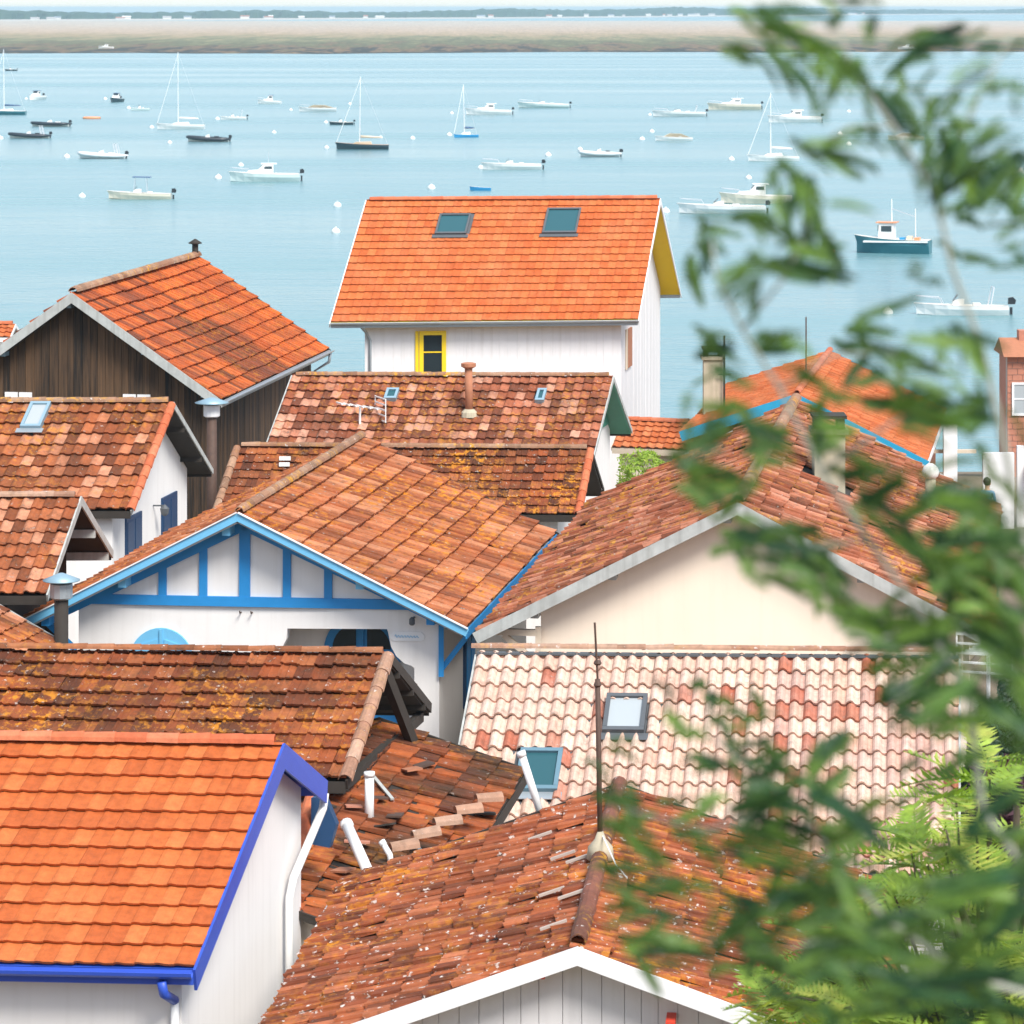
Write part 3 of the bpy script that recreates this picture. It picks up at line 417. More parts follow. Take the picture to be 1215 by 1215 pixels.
def lay_tiles(h, slope, kind, w, ex, mat, jit=1., holes=(), tone_fn=None, budget=None, sag=.0, lift=.034):
    S = h.S[slope]; ls = S.length; sh = S / ls; e, L = h.e, h.L
    nrm = e.cross(sh).normalized(); nrm = nrm if nrm.z > 0 else -nrm
    rows = max(1, round(ls / ex)); ex = ls / rows; cols = max(1, round(L / w)); wd = L / cols
    P, F = tile_template(kind, wd, ex, lift=lift, th=lift * .8)
    Bm = np.array([e, sh, nrm]); O = np.array(h.R0)
    cells = []
    ph = random.uniform(0, 6)
    for r in range(rows):
        for c in range(cols):
            fa, fs = (c + .5) / cols, (r + .5) / rows
            if any(a0 < fa < a1 and s0 < fs < s1 for a0, a1, s0, s1 in holes): continue
            dz = -sag * math.sin(math.pi * fa) * (.4 + .6 * math.sin(math.pi * fs)) + .25 * sag * math.sin(fa * 17 + ph) * math.sin(fs * 5)
            loc = O + (c * wd + random.gauss(0, .004) * jit) * Bm[0] + (r * ex + random.gauss(0, .006) * jit) * Bm[1] + (dz + random.gauss(0, .004) * jit) * Bm[2]
            tone = min(1, max(0, tone_fn(fa, fs) if tone_fn else random.random()))
            cells.append((loc, tone))
    W = P @ Bm
    facing = nrm.dot(CAM - (h.R0 + S / 2 + e * L / 2)) > 0
    pick = []
    if facing and budget and budget[0] > 0:
        vis = [i for i, (l, t) in enumerate(cells) if not hidden_from_camera(Vector(l))]
        vis.sort(key=lambda i: (Vector(cells[i][0]) - CAM).length); pick = vis[:budget[0]]; budget[0] -= len(pick)
    ps = set(pick)
    NV = 10; var = []
    for k in range(NV if pick else 0):
        me = bpy.data.meshes.new('roof_tile'); q = P.copy(); q[:, 2] += RNG.normal(0, .0025 * jit, len(q)); n = len(q) // 3; q[2*n:, 2] = np.minimum(q[2*n:, 2], q[n:2*n, 2] - .012)
        me.from_pydata((q @ Bm).tolist(), [], F); me.update(); me.materials.append(mat)
        a = me.attributes.new('tone', 'FLOAT', 'POINT'); a.data.foreach_set('value', [(k + .5) / NV] * len(q)); var.append(me)
    base = WL[h.roof.name]
    for i in pick:
        l, t = cells[i]; o = bpy.data.objects.new('tile', var[min(NV - 1, int(t * NV))]); COL.objects.link(o)
        o.parent = h.roof; o.location = Vector(l) - base
        o.rotation_euler = (random.gauss(0, .006) * jit, random.gauss(0, .006) * jit, random.gauss(0, .006) * jit)
    rest = [c for i, c in enumerate(cells) if i not in ps]
    if rest:
        nv = len(P); locs = np.array([c[0] for c in rest]); vv = (locs[:, None, :] + W[None]) + RNG.normal(0, .0015 * jit, (len(rest), nv, 3))
        vv = vv.reshape(-1, 3) - np.array(base); ff = []
        for i in range(len(rest)): ff += [tuple(k + i * nv for k in f) for f in F]
        me = bpy.data.meshes.new('tile_field'); me.from_pydata(vv.tolist(), [], ff); me.update(); me.materials.append(mat)
        a = me.attributes.new('tone', 'FLOAT', 'POINT'); a.data.foreach_set('value', np.repeat([c[1] for c in rest], nv))
        o = bpy.data.objects.new('tile_field', me); COL.objects.link(o); o.parent = h.roof; o.location = (0, 0, 0); o['kind'] = 'stuff'
def rows_of_caps(h, a, b, mat, r=.1, step=.38, name='ridge_tile', up=Vector((0, 0, 1)), lift=.0, skip=0.):
    a, b = Vector(a), Vector(b); d = b - a; n = max(1, round(d.length / step)); e = d.normalized()
    mes = [half_tile(e, up, r, r * .86, step * 1.14, tone=t) for t in (.1, .35, .6, .9)]
    for m_ in mes: m_.materials.append(mat)
    for i in range(n):
        if random.random() < skip: continue
        p = a + d * ((i + .5) / n) + up * lift
        o = bpy.data.objects.new(name, random.choice(mes)); COL.objects.link(o); o.parent = h.roof
        o.location = p - WL[h.roof.name]; o.rotation_euler = (random.gauss(0, .012), random.gauss(0, .012), random.gauss(0, .012))
def make_house(key, name, label, ground, cat='house', tile='flat', tw=.22, tex=.34, tmat=None, jit=1., sag=0., soffit='soffit', barge='wpaint', bargeh=.18,
               fascia='wpaint', gutter=None, og=(.35, .35), oe=(.4, .4), wall='white', ridge='cap', caps_r=.11, holes={}, tones=None, back_tiles=True, verge=(), group=None, slopes='FB', lift=.036, rear_barge=None):
    h = Roof(); h.sag = sag; R0, R1, F, B = [Vector(q) for q in ROOFS[key]]
    h.R0, h.R1 = R0, R1; h.L = (R1 - R0).length; h.e = (R1 - R0).normalized(); h.S = {'F': F, 'B': B}
    mid = (R0 + R1) / 2 + (F + B) / 2
    h.root = empty(name, label, cat, (mid.x, mid.y, ground), group)
    h.n = {}
    for k in 'FB':
        n = h.e.cross(h.S[k]).normalized(); h.n[k] = n if n.z > 0 else -n
    def at(k, a, s, d=0.): return h.R0 + h.e * (a * h.L) + h.S[k] * s + h.n[k] * d
    h.at = at
    # walls
    h.hl = {k: math.hypot(h.S[k].x, h.S[k].y) for k in 'FB'}
    ends = []
    a0, a1 = og[0] / h.L, 1 - og[1] / h.L
    for a in (a0, a1):
        P = []
        kf, kb = 1 - oe[0] / h.hl['F'], 1 - oe[1] / h.hl['B']
        f = at('F', a, kf); b_ = at('B', a, kb); r = at('F', a, 0)
        ends.append([V(f.x, f.y, ground), V(f.x, f.y, f.z - .13), V(r.x, r.y, r.z - .13), V(b_.x, b_.y, b_.z - .13), V(b_.x, b_.y, ground)])
    h.ends = ends
    if wall:
        m = MB(); n = 5; m.add(ends[0] + ends[1], [(0, 1, 2, 3, 4), (5, 9, 8, 7, 6)] + [(i, 5 + i, 5 + (i + 1) % 5, (i + 1) % 5) for i in range(5)])
        h.wall = m.build('wall', M[wall], h.root)
    m = MB()
    for k in slopes:
        c = [at(k, 0, 0), at(k, 1, 0), at(k, 1, 1), at(k, 0, 1)]
        m.add([p + h.n[k] * d for d in (-.02 - 1.3 * sag, -.075 - 1.3 * sag) for p in c], [(0, 1, 2, 3), (7, 6, 5, 4), (0, 4, 5, 1), (1, 5, 6, 2), (2, 6, 7, 3), (3, 7, 4, 0)])
    h.roof = m.build('roof', M[soffit], h.root)
    bud = [290]
    order = sorted(slopes, key=lambda k: -h.n[k].dot((CAM - at(k, .5, .5)).normalized()))
    for k in order:
        if not back_tiles and h.n[k].dot(CAM - at(k, .5, .5)) < 0: continue
        lay_tiles(h, k, tile, tw, tex, tmat or T[key], jit, holes.get(k, ()), tones, bud, sag, lift)
    if ridge: rows_of_caps(h, R0 + h.e * .12, R1 - h.e * .12, M[ridge], caps_r, lift=.03)
    for k in slopes:
        for i, a in ((0, 0.), (1, 1.)):
            if barge:
                o = h.e * (-1 if i == 0 else 1); p0, p1 = at(k, a, -.0), at(k, a, 1.015); mm = MB(); c = []
                for q in (p0, p1):
                    for t in (.004, .034):
                        for d in (.018, -bargeh): c.append(q + o * t + (h.n[k] * d if q is p1 else Vector((0, 0, d / max(.3, h.n[k].z)))))
                mm.add(c, [(0, 1, 3, 2), (4, 6, 7, 5), (0, 2, 6, 4), (1, 5, 7, 3), (0, 4, 5, 1), (2, 3, 7, 6)]); mm.build('barge_board', M[rear_barge if rear_barge and i == 1 else barge], h.root)
            if (k, i) in verge:
                rows_of_caps(h, at(k, a, .03, .012), at(k, a, 1.), M[verge[(k, i)]], .1, .36, 'verge_tile', h.n[k])
        if fascia:
            d = Vector((h.S[k].x, h.S[k].y, 0)); d -= h.e * d.dot(h.e); d.normalize()
            p0, p1 = at(k, 0, 1), at(k, 1, 1); mm = MB(); mm.box((p0 + p1) / 2 + d * .016 + V(0, 0, -.1), (p1 - p0) / 2, d * .012, V(0, 0, .075)); mm.build('fascia', M[fascia], h.root)
        if gutter and k in gutter[1]:
            pts = []
            for r_, rng in ((.075, range(0, 7)), (.066, range(6, -1, -1))):
                for q in rng:
                    t = math.pi + math.pi * q / 6; pts.append(p0 + d * (.108 + r_ * math.cos(t)) + V(0, 0, -.015 + r_ * math.sin(t)))
            MB().ext(pts, p1 - p0).build('gutter', M[gutter[0]], h.root)
    return h
def skylight(h, k, a0, a1, s0, s1, frame, pane, apron=True):
    fa, fs = .045 / h.L, .045 / h.S[k].length; m = MB()
    def slab(a, b, c, d, h0, h1): m.add([h.at(k, x, y, z) for z in (h0, h1) for x, y in ((a, c), (b, c), (b, d), (a, d))], [(0, 1, 2, 3), (7, 6, 5, 4), (0, 4, 5, 1), (1, 5, 6, 2), (2, 6, 7, 3), (3, 7, 4, 0)])
    slab(a0, a1, s0, s0 + fs*1.5, -.03, .13); slab(a0, a1, s1 - fs*1.6, s1, -.03, .125)
    slab(a0, a0 + fa*1.4, s0 + fs*1.5, s1 - fs*1.6, -.03, .128); slab(a1 - fa*1.4, a1, s0 + fs*1.5, s1 - fs*1.6, -.03, .128)
    sk = m.build('skylight', M[frame], h.root)
    m = MB(); slab(a0 + fa*1.3, a1 - fa*1.3, s0 + fs*1.4, s1 - fs*1.5, .06, .085); m.build('pane', M[pane], sk)
    m = MB(); slab(a0 - fa * 6, a1 + fa * 6, max(.001, s0 - fs * 4), s1 + fs * 5, -.018 - 1.15 * h.sag, -.008 - 1.15 * h.sag); m.build('flashing', M['frame'], sk)
    if apron:
        m = MB(); slab(a0 - fa*1.5, a1 + fa*1.5, s1 + fs*.05, s1 + fs*3.2, .05, .062); m.build('flashing', M['zinc' if frame != 'frame' else 'frame'], sk)
    return sk
def pipe_cap(name, label, cat, base, height, r, pm, cm, capr, collar=None, group=None):
    o = empty(name, label, cat, base, group); b = Vector(base)
    MB().tube([b, b + V(0, 0, height)], r, 12).build('pipe', M[pm], o, True)
    if collar: MB().lathe(b + V(0, 0, height - collar[1]), [(r * 1.25, 0), (r * 1.6, .03), (r * 1.6, collar[1] - .02), (r * 1.2, collar[1])], 12).build('collar', M[collar[0]], o)
    MB().lathe(b + V(0, 0, height + .03), [(capr * .3, -.03), (capr * .98, 0), (capr, .015), (capr * .35, .1), (capr * .12, .13)], 16).build('cap', M[cm], o, True)
    return o
def window(h, root, c, right, out, w_, h_, frame, pane, bars=(0, 1), depth=.05, fw_=.07):
    """c: centre on the wall face; frame stands proud, pane set back in it"""
    right, out, c = Vector(right).normalized(), Vector(out).normalized(), Vector(c); up = V(0, 0, 1); m = MB()
    for s in (-1, 1):
        m.box(c + right * s * (w_/2 - fw_/2) + out * depth/2, right * fw_/2, out * depth/2, up * h_/2)
        m.box(c + up * s * (h_/2 - fw_/2) + out * (depth/2 - .003), right * (w_/2 - fw_), out * (depth/2 - .003), up * fw_/2)
    wn = m.build('window', M[frame], root)
    m = MB(); m.box(c + out * .012, right * (w_/2 - fw_), out * .006, up * (h_/2 - fw_)); m.build('pane', M[pane], wn)
    if bars[0] or bars[1]:
        m = MB()
        for i in range(bars[0]): m.box(c + right * (w_ * ((i + 1) / (bars[0] + 1) - .5)) + out * .026, right * .018, out * .012, up * (h_/2 - fw_))
        for i in range(bars[1]): m.box(c + up * (h_ * ((i + 1) / (bars[1] + 1) - .5)) + out * .025, right * (w_/2 - fw_), out * .01, up * .02)
        m.build('glazing_bars', M[frame], wn)
    return wn
def gable_boards(h, end, bw, mat, name='board', zmin=None, parent=None, gap=.004):
    """one vertical board after the other in front of a gable wall; tops follow the roof"""
    E = h.ends[end]; f, ft, rt, bt, b = E; out = h.e * (-1 if end == 0 else 1); d = (b - f); wdt = math.hypot(d.x, d.y); u = V(d.x, d.y, 0) / wdt
    tr = (rt - f).dot(u)
    def top(t): return ft.z + (rt.z - ft.z) * t / tr if t < tr else rt.z + (bt.z - rt.z) * (t - tr) / (wdt - tr)
    t = 0.
    while t < wdt - .03:
        w2 = min(bw * random.uniform(.8, 1.2), wdt - t); t0, t1 = t + gap, t + w2 - gap
        th = random.uniform(.018, .03); zb = f.z if zmin is None else zmin; ts = [t0] + ([tr] if t0 < tr < t1 else []) + [t1]
        poly = [f + u * t0 + V(0, 0, zb - f.z), f + u * t1 + V(0, 0, zb - f.z)] + [f + u * q + V(0, 0, top(q) - f.z - .005) for q in ts[::-1]]
        poly = [p + out * .003 for p in poly]
        MB().ext(poly, out * th).build(name, M[mat], parent or h.wall); t += w2
def side_boards(h, k, bw, mat, zmin=None, gap=.004):
    i = 0 if k == 'F' else 4; j = 1 if k == 'F' else 3
    p0, p1, z1 = h.ends[0][i], h.ends[1][i], h.ends[0][j].z; d = p1 - p0; L = d.length; u = d / L
    out = Vector((h.S[k].x, h.S[k].y, 0)); out -= h.e * out.dot(h.e); out.normalize(); t = 0.
    while t < L - .03:
        w2 = min(bw * random.uniform(.85, 1.15), L - t); zb = p0.z if zmin is None else zmin
        a, b = p0 + u * (t + gap), p0 + u * (t + w2 - gap); th = random.uniform(.018, .028)
        MB().ext([V(a.x, a.y, zb) + out * .003, V(b.x, b.y, zb) + out * .003, V(b.x, b.y, z1 - .004) + out * .003, V(a.x, a.y, z1 - .004) + out * .003], out * th).build('board', M[mat], h.wall); t += w2
# ------------------------------------------------------------------ the houses
def gpt(h, end, t, z, out=0.):
    f, b = h.ends[end][0], h.ends[end][4]; u = V(b.x - f.x, b.y - f.y, 0).normalized(); p = f + u * t; o = h.e * (-1 if end == 0 else 1)
    return V(p.x, p.y, z) + o * out
def gdir(h, end):
    f, b = h.ends[end][0], h.ends[end][4]; return V(b.x - f.x, b.y - f.y, 0).normalized()
def down(h, *pts, mat='pvc', r=.045, name='downpipe'): return MB().tube(pts, r, 10).build(name, M[mat], h.root, True)

# --- A: white house with new orange roof and royal blue trim
def band(lo, hi): return lambda a, s: random.uniform(lo, hi)
A = make_house('A', 'white_house', 'white rendered house with new orange tiles, royal blue verge and gutter', gz(38), tile='slim', tw=.215, tex=.32, jit=.5, soffit='royal', barge='royal', bargeh=.25,
               fascia='royal', gutter=('royal', 'FB'), og=(.2, .22), oe=(.32, .25), ridge='capo', caps_r=.1)
p = A.at('F', .93, 1)
down(A, p + V(0, -.12, -.12), p + V(.02, -.1, -.25), p + V(.1, .24, -.42), mat='royal', name='gutter_outlet', r=.05)
down(A, p + V(.1, .24, -.42), V(p.x + .1, p.y + .24, gz(35)))
down(A, V(-2.25, 40.55, 8.55), V(-2.27, 40.5, 8.38), V(-2.56, 39.5, 7.8), V(-2.6, 39.4, 7.6), V(-2.6, 39.4, gz(39)), r=.05)
# --- B: old brown roof
B = make_house('B', 'old_house', 'low house under a long lichened brown tile roof with pale verge tiles', gz(46), tile='flat', tw=.235, tex=.3, jit=1.6, lift=.045, sag=.05, soffit='dark', barge='dark', bargeh=.12, fascia='dark',
               og=(.3, 1.1), oe=(.4, .4), verge={('F', 1): 'capp'}, wall='cream', ridge='capb', caps_r=.07)
a = B.at('F', 1, 0); MB().bar(a + V(-.08, 0, -.2), a + V(.42, .9, -1.75), .12, .14).build('post', M['dark'], B.root)
MB().bar(B.at('F', .985, .98, -.2), B.at('B', .985, .98, -.2), .1, .14).build('tie_beam', M['dark'], B.root)
for s in (.2, .55, .85): MB().bar(B.at('B', .84, s, -.14), B.at('B', 1.005, s, -.14), .09, .1).build('purlin', M['dark'], B.root)
# --- C: white gable with azure timbering
C = make_house('C', 'timbered_house', 'white gabled house with azure blue timbering, arched shutter and worn orange roof', gz(62), tile='flat', tw=.36, tex=.385, jit=1.5, sag=.05, lift=.07, rear_barge='dark', soffit='soffit', barge='lblue', bargeh=.11, fascia='blue',
               og=(1.6, .35), oe=(.95, .55), caps_r=.1)
r_, o_ = gdir(C, 0), -C.e
def cp(t, z, out=0.): return gpt(C, 0, t, z, out + 1.05)      # points on the front gable plane (0.55 m behind the roof edge)
zg = gz(58); W = (C.ends[0][4] - C.ends[0][0]); W = math.hypot(W.x, W.y); tr = (C.ends[0][2] - C.ends[0][0]).dot(r_)
zl, zr, zt = C.ends[0][1].z, C.ends[0][3].z, C.ends[0][2].z
poly = [(0, zg), (0, zl), (tr, zt), (W, zr), (W, zg), (5.98, zg), (5.98, 6.62), (5.93, 6.66), (5.8, 6.7), (5.66, 6.82), (5.57, 6.98), (5.52, 7.22), (5.5, 7.28), (3.74, 7.24), (3.72, 7.05), (3.62, 6.85), (3.42, 6.7), (3.3, 6.66), (3.3, zg)]
MB().ext([cp(t, z) for t, z in poly], -o_ * .22).build('gable_wall', M['white'], C.root)
MB().ext([cp(0, zg, -.22), cp(0, zl, -.22), cp(0, zl, -1.05), cp(0, zg, -1.05)], r_ * .2).build('side_wall', M['white'], C.root)
MB().ext([cp(W - .2, zg, -.22), cp(W - .2, zr, -.22), cp(W - .2, zr, -1.05), cp(W - .2, zg, -1.05)], r_ * .2).build('side_wall', M['white'], C.root)
def beam(t0, z0, t1, z1, w, th=.05, mat='blue', name='timber', lift=.002):
    return MB().bar(cp(t0, z0, lift + th/2), cp(t1, z1, lift + th/2), th, w, up=(r_ * -(z1 - z0) + V(0, 0, 1) * (t1 - t0)).normalized() if True else None)
def tb(t0, z0, t1, z1, w, th=.05, mat='blue', lift=.002):
    d = V(t1 - t0, 0, z1 - z0).normalized(); n = V(-d.z, 0, d.x) * (w / 2)
    q = [(t0 + n.x, z0 + n.z), (t1 + n.x, z1 + n.z), (t1 - n.x, z1 - n.z), (t0 - n.x, z0 - n.z)]
    MB().ext([cp(t, z, lift) for t, z in q], o_ * th).build('timber', M[mat], C.root)
tb(.02, 7.66, W - .25, 7.72, .17, .06)
sl, sr = (zt - zl) / tr, (zt - zr) / (W - tr)
tb(-.35, zl - .35 * sl - .03, tr, zt - .1, .24, .075); tb(W + .2, zr - .2 * sr - .03, tr, zt - .1, .24, .075)
for t in (1.52, 2.25, 2.99, 3.74, 4.47):
    top = (zl + sl * t if t < tr else zr + sr * (W - t)) - .15
    tb(t, 7.745, t, top, .14 if abs(t - 2.99) > .1 else .19, .05)
for k in 'FB':
    MB().bar(C.at(k, -.004, .0, .035), C.at(k, -.004, 1.01, .03), .05, .02, up=C.n[k]).build('verge_trim', M['wpaint'], C.root)
# purlin ends and braces carrying the roof edge
for k, s in (('F', .08), ('F', .55), ('F', .9), ('B', .55), ('B', .86)):
    q = C.at(k, .012, s, -.17); MB().bar(q, q + C.e * .95, .14, .17).build('purlin_end', M['lblue' if s < .7 else 'blue'], C.root)
MB().bar(cp(W + .04, 6.62, -.02), cp(W + .5, 7.22, -.02), .09, .09).build('brace', M['blue'], C.root)
MB().bar(cp(W + .04, 6.5, .03), cp(W + .04, 7.5, .03), .09, .09).build('brace_post', M['blue'], C.root)
MB().bar(cp(-.05, 6.75, .0), cp(-.55, 7.2, .0), .09, .09).build('brace', M['blue'], C.root)
def arch(c, rad, z0, n=18): return [(c - rad, z0)] + [(c - rad * math.cos(math.pi * i / n), z0 + rad * math.sin(math.pi * i / n) * 1.0) for i in range(n + 1)] + [(c + rad, z0)]
sh = MB().ext([cp(t, z, .002) for t, z in [(.93, 5.3)] + arch(1.5, .57, 6.62)[1:-1] + [(2.07, 5.3)]], o_ * .05).build('shutter', M['lblue'], C.root)
for s in (-1, 1):
    for z0, z1 in ((5.5, 6.5), (6.66, 7.0)):
        MB().ext([cp(1.5 + s * q, z, .052) for q, z in ((.06, z0), (.44, z0), (.44, z1 - (.12 if z1 > 6.6 else 0)), (.06, z1))], o_ * .018).build('shutter_panel', M['lblue'], sh)
MB().ext([cp(t, z, .053) for t, z in ((1.475, 5.35), (1.525, 5.35), (1.525, 7.17), (1.475, 7.17))], o_ * .03).build('shutter_rail', M['lblue'], sh)
dr = MB().ext([cp(t, z, -1.045) for t, z in [(4.2, zg)] + arch(4.85, .68, 6.68)[1:-1] + [(5.53, zg)]], o_ * .06).build('door', M['blue'], C.root)
for s in (-1, 1):
    arc = [(4.85 + s * (.1 + .0), 6.74)] + [(4.85 + s * (.1 + .42 * math.sin(q)), 6.74 + .42 * math.cos(q)) for q in [i * math.pi / 16 for i in range(9)]]
    MB().ext([cp(t, z, -.984) for t, z in arc], o_ * .012).build('pane', M['glass'], dr)
MB().ext([cp(t, z, -.983) for t, z in ((4.81, zg + .1), (4.89, zg + .1), (4.89, 7.3), (4.81, 7.3))], o_ * .03).build('door_post', M['blue'], dr)
tag(MB().ext([cp(t, z, .002) for t, z in ((5.62, 7.08), (6.1, 7.09), (6.16, 7.13), (6.16, 7.2), (6.1, 7.25), (5.62, 7.24), (5.56, 7.19), (5.56, 7.13))], o_ * .015).build('name_plaque', M['wpaint'], C.root), 'oval white name plaque with faint blue script')
wv = [cp(5.64 + .42 * i / 26, 7.165 + .022 * math.sin(i * 1.9) * (1.6 if i in (1, 2) else 1), .021) for i in range(27)]
MB().tube(wv, .006, 5).build('plaque_script', M['lblue'], C.root)
for t, z in ((2.92, 7.5), (3.12, 7.5)): MB().tube([cp(t, z, 0), cp(t, z, .1), cp(t, z + .04, .12)], .012, 6).build('hook', M['rust'], C.root)
lm = MB(); lm.bar(cp(5.98, 7.5, 0), cp(5.98, 7.5, .2), .03, .03); lm.lathe(cp(5.98, 7.4, .22), [(.03, 0), (.05, .02), (.05, .1), (.02, .14)], 8); lm.build('porch_lamp', M['frame'], C.root)
def cs(a, z, out=0.):      # on the right-hand wall
    p0 = C.ends[0][4] - C.e * 1.05; return V(p0.x, p0.y, z) + C.e * a + r_ * out
sw = MB().ext([cs(2.35, 5.45, .002), cs(3.35, 5.45, .002), cs(3.35, 6.85, .002), cs(2.35, 6.85, .002)], r_ * .05).build('window', M['navy'], C.root)
for q in (2.45, 2.93): MB().ext([cs(q, 5.6, .053), cs(q + .36, 5.6, .053), cs(q + .36, 6.72, .053), cs(q, 6.72, .053)], r_ * .012).build('shutter_panel', M['blue'], sw)
# --- D: dark timber house
D = make_house('D', 'timber_house', 'dark weathered board house with patched orange roof and grey verge boards', gz(90), tile='flat', tw=.3, tex=.43, jit=1.2, sag=.09, lift=.065, rear_barge='dark', soffit='dark', barge='greypaint', bargeh=.2, fascia='greypaint', gutter=('zinc', 'B'),
               og=(.5, .4), oe=(.45, .45), wall='dark', ridge='cap', caps_r=.14,
               tones=lambda a, s: (.05 if (.28 < a < .62 and s > .35 + .5 * (a - .28)) or (a < .5 and random.random() < .3) else .55) + random.uniform(-.05, .4))
gable_boards(D, 0, .2, 'wood'); side_boards(D, 'B', .2, 'wood')
for t in (1.56, 1.93, 4.62, 4.99):
    sh = MB().ext([gpt(D, 0, t, 7.0, .04), gpt(D, 0, t + .33, 7.0, .04), gpt(D, 0, t + .33, 8.34, .04), gpt(D, 0, t, 8.34, .04)], -D.e * .04).build('shutter', M['wpaint'], D.root)
for k, s in (('F', .06), ('F', .5), ('B', .5), ('B', .9)):
    q = D.at(k, .012, s, -.17); MB().bar(q, q + D.e * .6, .14, .16).build('purlin_end', M['bluezinc'], D.root)
q = D.at('B', .985, 1.0); down(D, q + V(.1, 0, -.05), q + V(.05, .02, -.35), q + V(-.35, .05, -.6), V(q.x - .35, q.y + .05, 3.2), mat='zinc')
# --- E: mottled brown roof, skylight, white gable with navy shutters
E_ = make_house('E', 'white_house', 'white house with mottled brown roof, skylight and two navy shuttered windows', gz(72), tile='low', tw=.24, tex=.345, jit=1.3, lift=.045, sag=.04, soffit='dark', barge='greypaint', bargeh=.1, fascia='dark', og=(.3, .45), oe=(.25, .35),
                verge={('F', 1): 'capo'}, ridge='cap', caps_r=.1, holes={'F': [(.49, .56, .03, .27)]})
skylight(E_, 'F', .488, .562, .03, .265, 'bluezinc', 'blind')
for t0, t1, z0, z1 in ((.88, 2.0, 6.2, 7.38), (3.55, 4.7, 6.2, 7.42)):
    c = gpt(E_, 1, (t0 + t1) / 2, (z0 + z1) / 2, .002); sh = MB().box(c + E_.e * .02, gdir(E_, 1) * (t1 - t0) / 2, E_.e * .02, V(0, 0, (z1 - z0) / 2)).build('shutter', M['navy'], E_.root)
    for s in (-1, 1): MB().box(c + gdir(E_, 1) * s * (t1 - t0) / 4 + E_.e * .046, gdir(E_, 1) * (t1 - t0) * .2, E_.e * .006, V(0, 0, (z1 - z0) * .42)).build('shutter_panel', M['navy'], sh)
lm = MB(); c = gpt(E_, 1, 2.95, 7.35, 0); lm.bar(c, c + E_.e * .25, .03, .03); lm.lathe(c + E_.e * .25 + V(0, 0, -.22), [(.03, 0), (.08, .04), (.1, .16), (.02, .24)], 8); lm.build('wall_lantern', M['frame'], E_.root)
for s in (.3, .75): MB().bar(E_.at('B', .9, s, -.14), E_.at('B', 1.0, s, -.14), .1, .12).build('purlin_end', M['dark'], E_.root)
# --- F: small left roof, open gable
Fh = make_house('F', 'small_house', 'small house with ribbed reddish roof and open dark gable with white verge boards', gz(60), tile='low', tw=.2, tex=.33, tmat=T['E'], jit=1.2, sag=.03, soffit='dark', barge='greypaint', bargeh=.13, fascia='dark', og=(.3, .75), oe=(.3, .3), wall='dark', ridge='capp', caps_r=.09)
for k, s in (('F', .4), ('B', .5), ('B', .93)):
    q = Fh.at(k, 1.0, s, -.17); MB().bar(q, q - Fh.e * .8, .12, .15).build('purlin_end', M['greypaint'], Fh.root)
ROOFS['F2'] = ((-10.9, 55.2, 7.75), (-8.7, 55.3, 7.75), (.0, -1.7, -.75), (.0, 1.5, -.7))
ROOFS['F2'] = ((-10.5, 53.6, 8.35), (-9.72, 57.6, 8.35), (-2.4, .5, -1.25), (2.05, -.4, -1.1))
F2 = make_house('F2', 'shed', 'low tiled shed with pale verge board beside the blue grey flue', gz(56), 'shed', tile='low', tw=.24, tex=.36, tmat=T['E'], jit=1.3, soffit='dark', barge='greypaint', bargeh=.08, fascia='dark', og=(.3, .3), oe=(.3, .3), wall='dark', ridge='cap', caps_r=.09)
# --- G: tall white boarded house, bright orange roof, yellow trim
G = make_house('G', 'boarded_house', 'tall white boarded house with bright orange roof, yellow soffit and two skylights', gz(107), tile='slim', tw=.25, tex=.36, jit=.5, soffit='yellow', barge='wpaint', bargeh=.14, fascia='zinc', gutter=('zinc', 'F'), og=(.92, .62), oe=(.5, .5), wall='wboard', ridge='capo', caps_r=.1,
               holes={'F': [(.262, .368, .14, .31), (.623, .738, .096, .305)]})
side_boards(G, 'F', .27, 'wboard', 3.2, gap=.0012); gable_boards(G, 1, .27, 'wboard', zmin=3.2, gap=.0012)
skylight(G, 'F', .262, .368, .14, .306, 'frame', 'skyglass'); skylight(G, 'F', .622, .738, .096, .305, 'frame', 'skyglass')
fo = Vector((G.S['F'].x, G.S['F'].y, 0)); fo -= G.e * fo.dot(G.e); fo.normalize()
def gw(a, z, out=0.):
    p0 = G.R0 + G.S['F'] * (1 - .5 / G.hl['F']); return V(p0.x, p0.y, z) + G.e * a + fo * out
wn = window(G, G.root, gw(2.98, 7.2, .032), G.e, fo, .82, 1.95, 'yellow', 'glass', (0, 2), .06, .13)
MB().box(gw(2.5, 7.2, .075), G.e * .05, fo * .015, V(0, 0, .97)).build('window_casing', M['yellow'], wn)
down(G, gw(.78, 8.35, .35), gw(.95, 8.15, .1), gw(1.08, 7.9, .08), gw(1.08, 3, .08), mat='zinc')
sh = MB().box(gpt(G, 1, 1.55, 7.45, .06), gdir(G, 1) * .42, G.e * .025, V(0, 0, .6)).build('shutter', M['terracotta'], G.root)
MB().box(gpt(G, 1, .95, 7.45, .06), gdir(G, 1) * .12, G.e * .02, V(0, 0, .62)).build('shutter', M['beam'], G.root)
